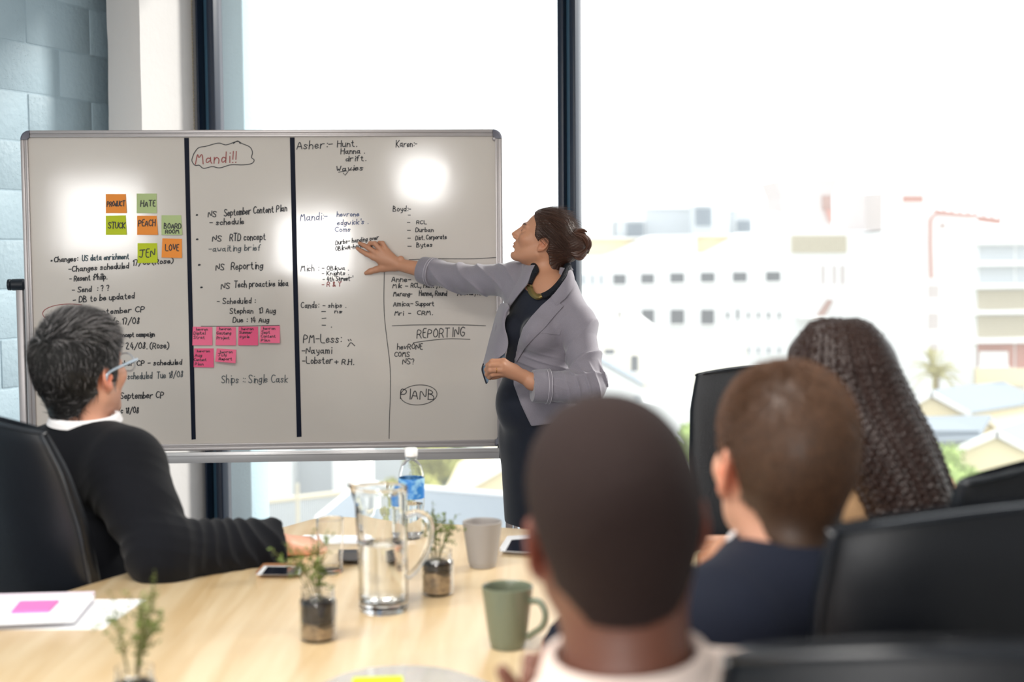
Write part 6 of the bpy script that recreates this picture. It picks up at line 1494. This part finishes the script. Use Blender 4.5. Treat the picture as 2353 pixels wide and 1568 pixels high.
# braids: bumpy plaits combed over the crown and hanging down her back
HFb = Field(); HB.put(HFb, ears=False, face=False); HFb.rc(HB.w(0, -.022, -.06), JB['neck'], .050, .054, .03)
reg_b = hair_region(HB, prof_w, 0)
m_braid = mat('dark_braided_hair', S(46, 30, 26), rough=.36, bump=(160, .35))
cv, cf = cap_mesh(HFb, reg_b, .010, .005, *bounds([HB.w(x, y, z) for x in (-.1, .1) for y in (-.13, .12) for z in (-.13, .14)], .03))
hb = link_mesh('hair', cv, cf, m_braid, bwm)
gB = np.random.default_rng(12)
def braid(path, r, ph):
    path = np.asarray(path); seg = np.r_[0, np.cumsum(np.linalg.norm(np.diff(path, axis=0), axis=1))]; L_ = seg[-1]; n = int(L_ / .0045); s = np.linspace(0, L_, n)
    c = np.stack([np.interp(s, seg, path[:, i]) for i in range(3)], 1); t = np.gradient(c, axis=0); t /= np.linalg.norm(t, axis=1)[:, None]
    x = np.cross(t, V(.2, -1, .1)); x /= np.linalg.norm(x, axis=1)[:, None] + 1e-9; c = c + x * (np.sin(s * 2 * PI / .024 + ph) * r * .16)[:, None]
    rr = r * (1 + .26 * np.sin(s * 2 * PI / .012 + ph)) * np.interp(s, [0, .02, L_ - .06, L_], [.7, 1, .95, .55]); mb = MB(); mb.tube(c, list(rr), 6); return mb
# the fall of hair: half-ellipses round the back of the head and down the back (left px, right px, y, depth of the middle, reach toward the camera)
HROW = np.array([(1902, 1950, 733, 2.56, .015), (1868, 1984, 748, 2.56, .055), (1846, 2010, 775, 2.56, .085), (1829, 2036, 825, 2.555, .112), (1826, 2062, 880, 2.55, .120), (1842, 2092, 940, 2.54, .125), (1890, 2124, 1005, 2.53, .135), (1938, 2148, 1070, 2.52, .14), (1974, 2168, 1135, 2.51, .145), (2000, 2184, 1195, 2.50, .15), (2014, 2194, 1260, 2.49, .15), (2026, 2200, 1320, 2.48, .145)], float)
def fall(u, v, lift=0.):
    """u across (0 left .. 1 right in the picture), v down (0 crown .. 1 tips)"""
    x = v * (len(HROW) - 1); r_ = [np.interp(x, np.arange(len(HROW)), HROW[:, i]) for i in range(5)]
    c = P((r_[0] + r_[1]) / 2, r_[2], r_[3]); hw = (r_[1] - r_[0]) / 2 / F_PX * r_[3] + lift; a = PI * (1 - u)
    return c + V(math.cos(a) * hw, -math.sin(a) * (r_[4] + lift), 0)
mb = MB(); vs_ = np.linspace(0, 1, 40)
mb.loft([np.array([fall(u, v, -.006) for u in np.linspace(0, 1, 25)] + [fall(0, v) * (1 - s) + fall(1, v) * s + V(0, .03, 0) for s in np.linspace(.9, .1, 6)]) for v in vs_]); mb.build('hair_mass', m_braid, hb, smooth=True)
N_ = 64
for k in range(N_):
    u = (k + .5) / N_; lay = .002 + .007 * (k % 3) / 2; v1 = gB.uniform(.93, 1.0); du_ = gB.uniform(-.02, .02); v0 = gB.uniform(.0, .05)
    vv = np.linspace(v0, v1, 60); cen_u = .5
    path = [fall(min(max(u + (du_ + .02 * math.sin(3 * v + k)) * v, .0), 1.), v, lay) for v in vv]
    braid(spline(path, 80), .0058 + gB.uniform(-.0006, .0012), gB.uniform(0, 6)).build('braid', m_braid, hb, smooth=True, fix=False)
